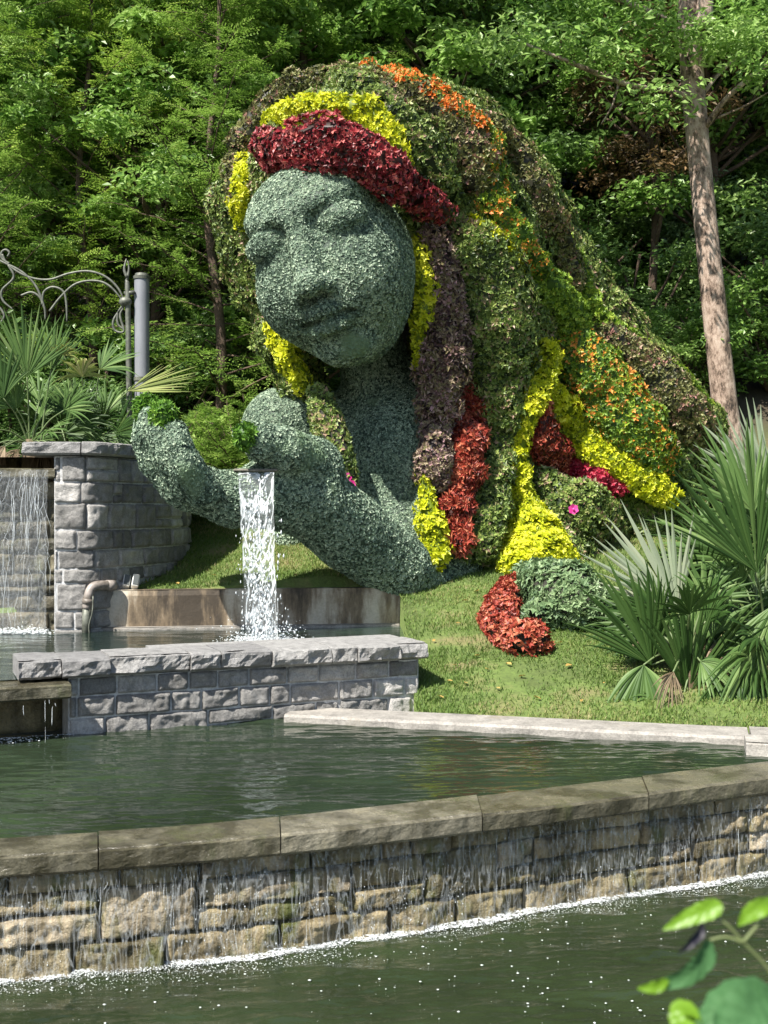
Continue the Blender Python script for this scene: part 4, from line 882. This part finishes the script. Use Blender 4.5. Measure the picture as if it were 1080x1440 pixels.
for a,Yy,sc_,lb in ((30,19.6,1.1,'dark shrub behind the iron scrolls at the left edge'),(150,20.2,1.,'dark shrub behind the iron pole'),(245,21,1.,'dark shrub right of the grey pillar'),(400,21.5,1.2,'dark shrub in the shade left of the chin'),(-60,21,1.4,'dark shrub past the left picture edge')): copy_thing(S1,gpos(a,Yy),a*.1,sc_,lb,gl)
# ------------------------------------------------------------ fan palms
PG=leafmat('palm_leaf',[(0,(.04,.085,.022)),(.5,(.095,.17,.045)),(1,(.22,.31,.11))],.5,.22,spec=.22)
PD=leafmat('dark_palm_leaf',[(0,(.02,.05,.01)),(.5,(.042,.09,.02)),(1,(.09,.15,.04))],.5,.2,spec=.2)
PY=leafmat('yellowing_palm_leaf',[(0,(.14,.19,.04)),(.5,(.28,.33,.09)),(1,(.48,.44,.20))],.45,.3)
PP=leafmat('pale_palm_leaf',[(0,(.22,.28,.17)),(.5,(.34,.40,.27)),(1,(.50,.52,.36))],.4,.3)
STK=leafmat('petiole',[(0,(.08,.13,.05)),(1,(.16,.20,.08))],.5,.0)
DEAD=leafmat('dry_frond',[(0,(.13,.09,.05)),(1,(.30,.23,.15))],.7,.1)
def frond(parent,base,hub,tip,mat,g,nseg=22,spread=118,wid=1.0,droop=.14,face=None,name='frond'):
    """stalk base->hub, fan of folded segments from hub towards tip"""
    base,hub,tip=[np.asarray(p,float) for p in(base,hub,tip)]; d=tip-hub; Rr=np.linalg.norm(d); d=d/Rr
    f=np.asarray(face if face is not None else g.normal(0,.3,3)+[0,-1,.5],float); nrm_=unit(f-d*np.dot(f,d)); s=np.cross(d,nrm_); mb=MB()
    mid=(base+hub)/2+np.array([0,0,.08]); add_tube(mb,[base,mid,hub],[.016,.011,.008],6,n=10,m=1)
    nt_=9; t=np.linspace(0,1,nt_); da=R(spread)*2/nseg*.5
    for k in range(nseg):
        a=(k+.5)/nseg*2-1; th=a*R(spread)*.5*1.0+g.normal(0,.022); ln=Rr*(1-.25*abs(a)**2)*g.uniform(.78,1.12)
        dd=d*math.cos(th)+s*math.sin(th); dd=unit(dd+nrm_*(.18*abs(a)+g.normal(0,.03))); ss=unit(np.cross(dd,nrm_)); dr=droop*g.uniform(.5,1.8)*(1.7 if g.random()<.12 else 1)
        w_=np.where(t<.45,t*ln*R(spread)/nseg*.62,.45*ln*R(spread)/nseg*.62*(1-((t-.45)/.55)**1.4))*wid+.001
        c=hub+dd*(ln*t)[:,None]-np.array([0,0,1])*(dr*ln*t**2.6)[:,None]+nrm_*(.03*np.sin(t*3+k))[:,None]*.3
        l=c-ss*w_[:,None]-nrm_*(w_*.35)[:,None]; r_=c+ss*w_[:,None]-nrm_*(w_*.35)[:,None]; n=nt_; V=np.concatenate([l,c,r_]); Q=[[i,i+1,n+i+1,n+i] for i in range(n-1)]+[[n+i,n+i+1,2*n+i+1,2*n+i] for i in range(n-1)]
        mb.add(V,Q,None,np.clip(g.normal(.45,.2),0,1),0)
    return mb.build(name,[mat,STK],parent)
def palm(base,fr,label,seed,extra=10,rad=.95,cat='palm',group=None,mats=None,dead=6,up=1.0,el0=-.1):
    g=np.random.default_rng(seed); base=np.asarray(base,float); o=thing('fan_palm',tuple(base),label,cat,group)
    mb=MB(); V,Q,T=tube_geo([base-[0,0,.2],base+[0,0,.12],base+[0,0,.30*up]],[.13,.12,.07],12); V=V+.015*vnoise(V*30,1,3)[:,None]; mb.add(V,Q,T,.3); mb.build('stem',DEAD,o)
    bt=base+[0,0,.2*up]
    for hub,tip,mt,kw in fr: frond(o,bt+g.normal(0,.04,3),hub,tip,mt,g,**kw)
    for k in range(extra):
        th=g.uniform(0,6.28); el=g.uniform(el0,1.25); d=np.array([math.cos(th)*math.cos(el),math.sin(th)*math.cos(el),math.sin(el)]); hub=bt+d*rad*g.uniform(.45,.75); dt=unit(d+[0,0,-.15]); frond(o,bt,hub,hub+dt*rad*g.uniform(.6,.8),(mats or [PG,PD])[k%len(mats or [PG,PD])],g,18,g.uniform(90,140))
    for k in range(dead):
        th=g.uniform(0,6.28); d=np.array([math.cos(th),math.sin(th),-.05]); hub=bt+d*rad*.45; f_=frond(o,bt,hub,hub+unit(d+[0,0,-.9])*rad*.45,DEAD,g,14,90,.7,.3,name='dry_frond')
    return o
gp='fan palms beside the lawn on the right'
YP=10.75
b1=np.array(W(965,1010,YP)); b1[2]=float(zf(b1[0],b1[1]))
palm(b1,[(W(968,976,YP-.1),W(985,775,YP-.25),PD,dict(nseg=23,spread=78,face=(.1,-1,.25))),
 (W(916,935,YP-.1),W(848,775,YP-.2),PD,dict(nseg=20,spread=82,face=(-.2,-1,.3))),
 (W(953,860,YP+.2),W(862,708,YP+.2),PP,dict(nseg=18,spread=88,face=(-.3,-.8,.6),droop=.03)),
 (W(905,935,YP-.2),W(893,1040,YP-.4),PG,dict(nseg=15,spread=120,droop=.35,face=(0,-1,.5))),
 (W(960,985,YP-.2),W(935,1035,YP-.35),PG,dict(nseg=12,spread=120,droop=.3)),
 (W(990,900,YP+.1),W(1015,790,YP+.2),PG,dict(nseg=18,spread=100)),
 (W(985,930,YP-.2),W(1040,960,YP-.4),PG,dict(nseg=15,spread=130,droop=.4)),
 (W(925,985,YP-.25),W(880,1000,YP-.4),PG,dict(nseg=17,spread=110,droop=.5)),(W(1010,960,YP-.3),W(1000,1040,YP-.4),PD,dict(nseg=17,spread=120,droop=.3)),(W(1040,940,YP-.3),W(1075,1000,YP-.5),PD,dict(nseg=17,spread=120,droop=.3)),
 (W(935,900,YP+.4),W(885,860,YP+.6),PD,dict(nseg=15,spread=130,droop=.3))],'fan palm with upright dark fans, left in the clump by the kerb',501,9,.85,group=gp,dead=6,el0=-.1,mats=[PD,PG,PD])
b2=np.array(W(1078,1000,YP+.35)); b2[2]=float(zf(b2[0],b2[1]))
palm(b2,[(W(1064,805,YP),W(1010,610,YP-.1),PD,dict(nseg=24,spread=88,face=(0,-1,.15),droop=.03)),
 (W(1060,720,YP+.4),W(1000,590,YP+.5),PG,dict(nseg=21,spread=100,face=(-.1,-.9,.5),droop=.03)),
 (W(1085,700,YP+.7),W(1080,560,YP+.7),PP,dict(nseg=21,spread=100,face=(0,-.9,.5),droop=.03)),
 (W(1045,790,YP+.5),W(925,700,YP+.5),PG,dict(nseg=20,spread=100,face=(-.3,-.8,.6),droop=.1)),
 (W(1072,900,YP-.3),W(1020,1000,YP-.5),PG,dict(nseg=17,spread=110,droop=.3)),
 (W(1050,830,YP+.5),W(960,800,YP+.6),PD,dict(nseg=18,spread=120,droop=.25)),
 (W(1040,870,YP+.4),W(975,900,YP+.5),PD,dict(nseg=18,spread=130,droop=.3)),
 (W(1090,850,YP-.1),W(1075,1010,YP-.2),PG,dict(nseg=17,spread=100,droop=.2))],'large blue-green fan palm at the right picture edge',502,12,1.0,group=gp,dead=8,mats=[PD,PG])
b3=np.array(W(1110,930,YP+1.3)); b3[2]=float(zf(b3[0],b3[1]))
palm(b3,[(W(1075,690,YP+1.1),W(1020,575,YP+1.1),PP,dict(nseg=21,spread=110,droop=.05))],'pale fan palm behind the large one at the right edge',503,14,1.3,group=gp)
palm(np.array([b1[0]+.35,b1[1]+.75,float(zf(b1[0]+.35,b1[1]+.75))]),[(W(1010,800,YP+.8),W(985,690,YP+.8),PD,dict(nseg=20,spread=120))],'dark fan palm in the middle of the clump by the kerb',504,13,1.0,group=gp,mats=[PD],dead=6)
gq='fan palms in the raised bed on the left'
def bedp(px,Yy): x=(px-540)/F*Yy; return np.array([x,Yy,3.27])
palm(bedp(45,15.1),[(W(38,530,14.9),W(35,425,14.8),PG,dict(nseg=26,spread=120,face=(0,-1,.3),droop=.03)),(W(5,560,14.8),W(-30,470,14.8),PD,dict(nseg=20,spread=130)),(W(72,520,15),W(85,440,15),PG,dict(nseg=21,spread=110,droop=.04))],'blue-green fan palm left of the iron pole with upright fans',511,11,.95,group=gq,mats=[PG,PD],dead=9)
palm(bedp(125,15.4),[(W(115,530,14.9),W(115,478,14.7),PY,dict(nseg=21,spread=165,droop=.35)),(W(90,500,14.9),W(100,470,14.8),PY,dict(nseg=17,spread=150,droop=.4)),(W(180,550,15.1),W(272,525,15.1),PY,dict(nseg=17,spread=48,face=(0,-1,.4),droop=.02)),(W(140,520,15.3),W(190,480,15.4),PG,dict(nseg=20,spread=120))],'yellowing fan palm in front of the grey pillar',512,8,.85,group=gq,mats=[PD,PG],dead=9)
palm(bedp(-30,16.4),[],'fan palm at the left picture edge behind the blue-green one',513,12,1.05,group=gq,mats=[PD,PG],dead=8)
palm(bedp(95,16.8),[],'shaded fan palm between and behind the two front ones',514,12,1.0,group=gq,mats=[PD],dead=8)
palm(np.array(gpos(330,20.4)),[],'dark fan palm in the shade behind the feathery shrub',515,12,1.2,mats=[PD],dead=3)
# ------------------------------------------------------------ grey pillar and iron trellis
m,nt,b,N,Lk=nodes('grey_paint'); f=noise_tex(N,Lk,mapped(N,Lk,(1,1,.3)),5,6,.7); r=ramp(N,[(.3,(.17,.18,.20)),(.7,(.25,.26,.28))]); Lk.new(f,r.inputs[0]); Lk.new(r.outputs[0],b.inputs['Base Color']); b.inputs['Roughness'].default_value=.5; bump(N,Lk,f,b,.15,.01); GREY=m
m,nt,b,N,Lk=nodes('weathered_iron'); f=noise_tex(N,Lk,mapped(N,Lk),14,5,.7); r=ramp(N,[(.35,(.07,.075,.06)),(.7,(.20,.21,.17))]); Lk.new(f,r.inputs[0]); Lk.new(r.outputs[0],b.inputs['Base Color']); b.inputs['Roughness'].default_value=.55; b.inputs['Metallic'].default_value=.3; IRON=m
pc=W(199.5,600,15.9); zt=W(0,392,15.9)[2]; pl=thing('grey_pillar',(pc[0],15.9,3.28),'smooth grey metal pillar with a dark cap standing in the raised bed','pillar')
mb=MB(); V,Q,T=tube_geo([[pc[0],15.9,3.2],[pc[0],15.9,zt]],[.105,.105],28,caps=False); mb.add(V,Q,None,.5,0,True); mb.build('shaft',GREY,pl)
mb=MB(); V,Q,T=tube_geo([[pc[0],15.9,zt-.01],[pc[0],15.9,zt+.03],[pc[0],15.9,zt+.035],[pc[0],15.9,zt+.07]],[.118,.122,.10,.09],28); mb.add(V,Q,T,.5); mb.build('cap',IRON,pl)
z2=W(0,533,15.9)[2]; mb=MB(); V,Q,T=tube_geo([[pc[0],15.9,z2-.03],[pc[0],15.9,z2+.02]],[.118,.118],28); mb.add(V,Q,T,.5); mb.build('collar',IRON,pl)
def I(x,y,Y=15.8): return W(x/3.375,340+y/3.375,Y)
tz=W(180,600,15.8); tr=thing('iron_trellis',(tz[0],15.8,3.28),'weathered iron trellis of curling scrolls on a slim pole beside the grey pillar','trellis')
mb=MB(); add_tube(mb,[I(620,960),I(612,700),I(606,250),I(600,180)],[.045,.038,.036,.02],10,n=16); add_tube(mb,[I(604,170),I(590,130),I(600,80)],[.025,.02,.008],8,n=8); add_tube(mb,[I(600,190),I(612,130),I(606,90)],[.02,.015,.006],8,n=8); add_tube(mb,[I(590,245),I(640,240)],[.03,.03],8); V,Q,T=sphere_geo(I(595,285),(.09,.08,.07),14,10); mb.add(V,Q,T,.5,0,True); mb.build('pole',IRON,tr)
for pts in ([(10,60),(40,110),(130,165),(230,180),(330,150),(420,140),(500,165),(560,220),(592,285)],[(235,330),(290,260),(360,200),(450,185),(520,210),(588,285)],[(-40,60),(0,90),(100,140),(170,210),(210,310),(215,370)],[(200,300),(208,240),(250,215),(300,235),(315,290),(318,380)],[(45,105),(10,80),(8,50),(28,38),(45,52),(35,70)],[(40,110),(65,170),(10,230),(15,280),(60,320)],[(588,300),(540,370),(545,420),(588,425),(570,350),(588,310)],[(588,295),(560,340),(560,390),(585,415)],[(100,255),(150,240),(190,265),(205,310)],[(-60,330),(-20,300),(20,350),(-10,400)]):
    mb=MB(); add_tube(mb,[I(a,b_) for a,b_ in pts],[.017]*(len(pts)-1)+[.010],7,n=len(pts)*7); mb.build('scroll',IRON,tr)
# ------------------------------------------------------------ floodlights and pipe by the basin
m,nt,b,N,Lk=nodes('white_enamel'); b.inputs['Base Color'].default_value=(.62,.62,.58,1); b.inputs['Roughness'].default_value=.5; WHT=m
m,nt,b,N,Lk=nodes('lamp_glass'); b.inputs['Base Color'].default_value=(.10,.11,.11,1); b.inputs['Roughness'].default_value=.15; GLS=m
fb=np.array(W(184,822,13.93)); fb[2]=float(zf(fb[0],fb[1])); fl=thing('floodlight',tuple(fb),'small white twin floodlight at the foot of the curved granite wall','floodlight')
for dx in (-.055,.055):
    tl=np.array(Matrix.Rotation(R(-38),3,'X')@Matrix.Rotation(R(18),3,'Z')); mb=MB(); V,Q,T=box_geo(fb+[dx,0,.13],(.085,.11,.17),0,.012,tl); mb.add(V,Q,T); h=mb.build('lamp_head',WHT,fl)
    mb=MB(); V,Q,T=box_geo(fb+[dx,0,.13]+np.array(tl)@np.array([0,-.058,0]),(.065,.008,.145),0,.003,tl); mb.add(V,Q,T); mb.build('lens',GLS,h)
mb=MB(); add_tube(mb,[fb-[0,0,.05],fb+[0,0,.08]],[.014,.014],8); V,Q,T=box_geo(fb+[0,.0,.045],(.14,.02,.02),0,.003); mb.add(V,Q,T); mb.build('bracket',IRON,fl)
m,nt,b,N,Lk=nodes('pvc_pipe'); f=noise_tex(N,Lk,mapped(N,Lk),9,5,.7); r=ramp(N,[(.35,(.13,.11,.09)),(.65,(.33,.29,.26))]); Lk.new(f,r.inputs[0]); Lk.new(r.outputs[0],b.inputs['Base Color']); b.inputs['Roughness'].default_value=.5; PVC=m
pp=thing('drain_pipe',tuple(W(122,884,13.42)),'bent grey-brown drain pipe reaching down into the basin beside the stained kerb','pipe')
mb=MB(); add_tube(mb,[W(160,823,13.65),W(140,823,13.5),W(129,827,13.45),W(124,840,13.42),W(122,856,13.42)],[.055]*5,14,n=20); V,Q,T=tube_geo([W(161,823,13.66),W(150,823,13.58)],[.064,.064],14); mb.add(V,Q,T,.5,0,True); V,Q,T=tube_geo([W(124,842,13.42),W(123,849,13.42)],[.064,.064],14); mb.add(V,Q,T,.5,0,True); mb.build('elbow',PVC,pp)
mb=MB(); add_tube(mb,[W(122,850,13.42),W(121,900,13.42)],[.05,.05],14); mb.build('downpipe',IRON,pp)
mb=MB(); add_tube(mb,[W(131,838,13.38),W(130,860,13.36),W(125,880,13.36),W(126,892,13.36)],[.010]*4,6,n=12); mb.build('cable',IRON,pp)
# ------------------------------------------------------------ plant close to the camera
NL=leafmat('near_leaf',[(0,(.045,.13,.04)),(1,(.085,.20,.075))],.6,.3,spec=.3); NY=leafmat('near_young_leaf',[(0,(.12,.25,.015)),(1,(.19,.35,.025))],.4,.35)
m,nt,b,N,Lk=nodes('near_stem'); b.inputs['Base Color'].default_value=(.13,.16,.06,1); NST=m
m,nt,b,N,Lk=nodes('dark_bud'); b.inputs['Base Color'].default_value=(.012,.010,.018,1); b.inputs['Roughness'].default_value=.5; BUD=m
np_=thing('near_plant',tuple(W(1110,1560,1.6)),'out-of-focus leafy plant close to the camera in the bottom right corner','plant')
def bigleaf(P,wid,nrm0,mat,name='leaf',fold=.25,n=60,wave=.1):
    P=crom(np.array(P,float),n); t=np.linspace(0,1,n); T=unit(np.gradient(P,axis=0)); s=unit(np.cross(T,nrm0)); nn=np.cross(s,T); w_=wid*np.sin(np.pi*np.clip(t,0,1)**.75)**.8+.0005; cols=[]
    us=np.linspace(-1,1,15)
    for u in us: cols.append(P+s*(w_*u*(1+.05*np.sin(t*40+u)))[:,None]+nn*(w_*(fold*abs(u)**1.3+wave*np.sin(t*14+u*3)*abs(u)+.035*np.sin(t*55-abs(u)*9)*min(1,abs(u)*3)))[:,None])
    V=np.concatenate(cols); Q=[[c*n+i,c*n+i+1,(c+1)*n+i+1,(c+1)*n+i] for c in range(14) for i in range(n-1)]; mb=MB(); mb.add(V,Q,None,np.clip(rng.normal(.5,.12,len(Q)),0,1),0,True); return mb.build(name,mat,np_)
bigleaf([W(1160,1445,1.56),W(1095,1412,1.5),W(1042,1412,1.46),W(1005,1436,1.44),W(978,1475,1.43)],.034,(.25,-.45,.9),NL,fold=.12,wave=.04)
bigleaf([W(1100,1440,1.45),W(1070,1430,1.44),W(1030,1460,1.42),W(1010,1500,1.4)],.04,(.1,-.7,.6),NL)
bigleaf([W(975,1450,1.46),W(962,1430,1.45),W(955,1470,1.44)],.02,(-.5,-.7,.2),NY)
bigleaf([W(1016,1272,1.6),W(1000,1278,1.6),W(965,1292,1.6),W(932,1308,1.6)],.013,(.2,-.8,.5),NY)
bigleaf([W(1095,1268,1.62),W(1070,1276,1.6),W(1050,1288,1.6),W(1038,1302,1.6)],.012,(.2,-.8,.5),NY)
bigleaf([W(998,1322,1.6),W(990,1345,1.59),W(965,1372,1.58),W(905,1392,1.57)],.017,(.5,-.8,.2),NL)
bigleaf([W(940,1378,1.57),W(920,1388,1.57),W(896,1390,1.57)],.008,(.3,-.8,.2),NY)
bigleaf([W(985,1296,1.59),W(980,1310,1.59),W(968,1325,1.58),W(952,1340,1.58)],.008,(.5,-.8,.1),BUD,'dark_bud',.9)
mb=MB()
for pts in ([(1130,1500),(1090,1380),(1045,1325),(1015,1295),(985,1290)],[(1045,1325),(1020,1318),(998,1322)],[(1045,1325),(1075,1290),(1095,1270)]): add_tube(mb,[W(a,b_,1.6) for a,b_ in pts],[.0028]+[.002]*(len(pts)-1),8,n=20)
mb.build('stem',NST,np_)

# ------------------------------------------------------------ camera, sun, sky
cam=bpy.data.cameras.new('camera'); co=bpy.data.objects.new('camera',cam); COL.objects.link(co); co.location=(0,0,CZ); co.rotation_euler=(R(90),0,0)
cam.sensor_fit='VERTICAL'; cam.sensor_height=36; cam.lens=40; scene.camera=co; cam.clip_start=.05; cam.clip_end=600
cam.dof.use_dof=True; cam.dof.focus_distance=13; cam.dof.aperture_fstop=4.5
SUN=Vector((.48,.58,-.98)).normalized()         # the way the light travels
w=bpy.data.worlds.new('World'); scene.world=w; w.use_nodes=True
sk=w.node_tree.nodes.new('ShaderNodeTexSky'); sk.sky_type='NISHITA'; sk.sun_disc=False
sk.sun_elevation=math.asin(-SUN.z); sk.sun_rotation=math.atan2(-SUN.x,-SUN.y)
w.node_tree.links.new(sk.outputs[0],w.node_tree.nodes['Background'].inputs[0]); w.node_tree.nodes['Background'].inputs[1].default_value=.075
l=bpy.data.lights.new('sun','SUN'); l.energy=5; l.angle=R(.5); l.color=(1,.95,.87); lo=bpy.data.objects.new('sun',l); COL.objects.link(lo)
lo.location=(-6,-8,14); lo.rotation_euler=SUN.to_track_quat('-Z','Y').to_euler()
vs=scene.view_settings; vs.view_transform='Standard'; vs.look='None'; vs.exposure=1.1; vs.gamma=1; vs.use_curve_mapping=False
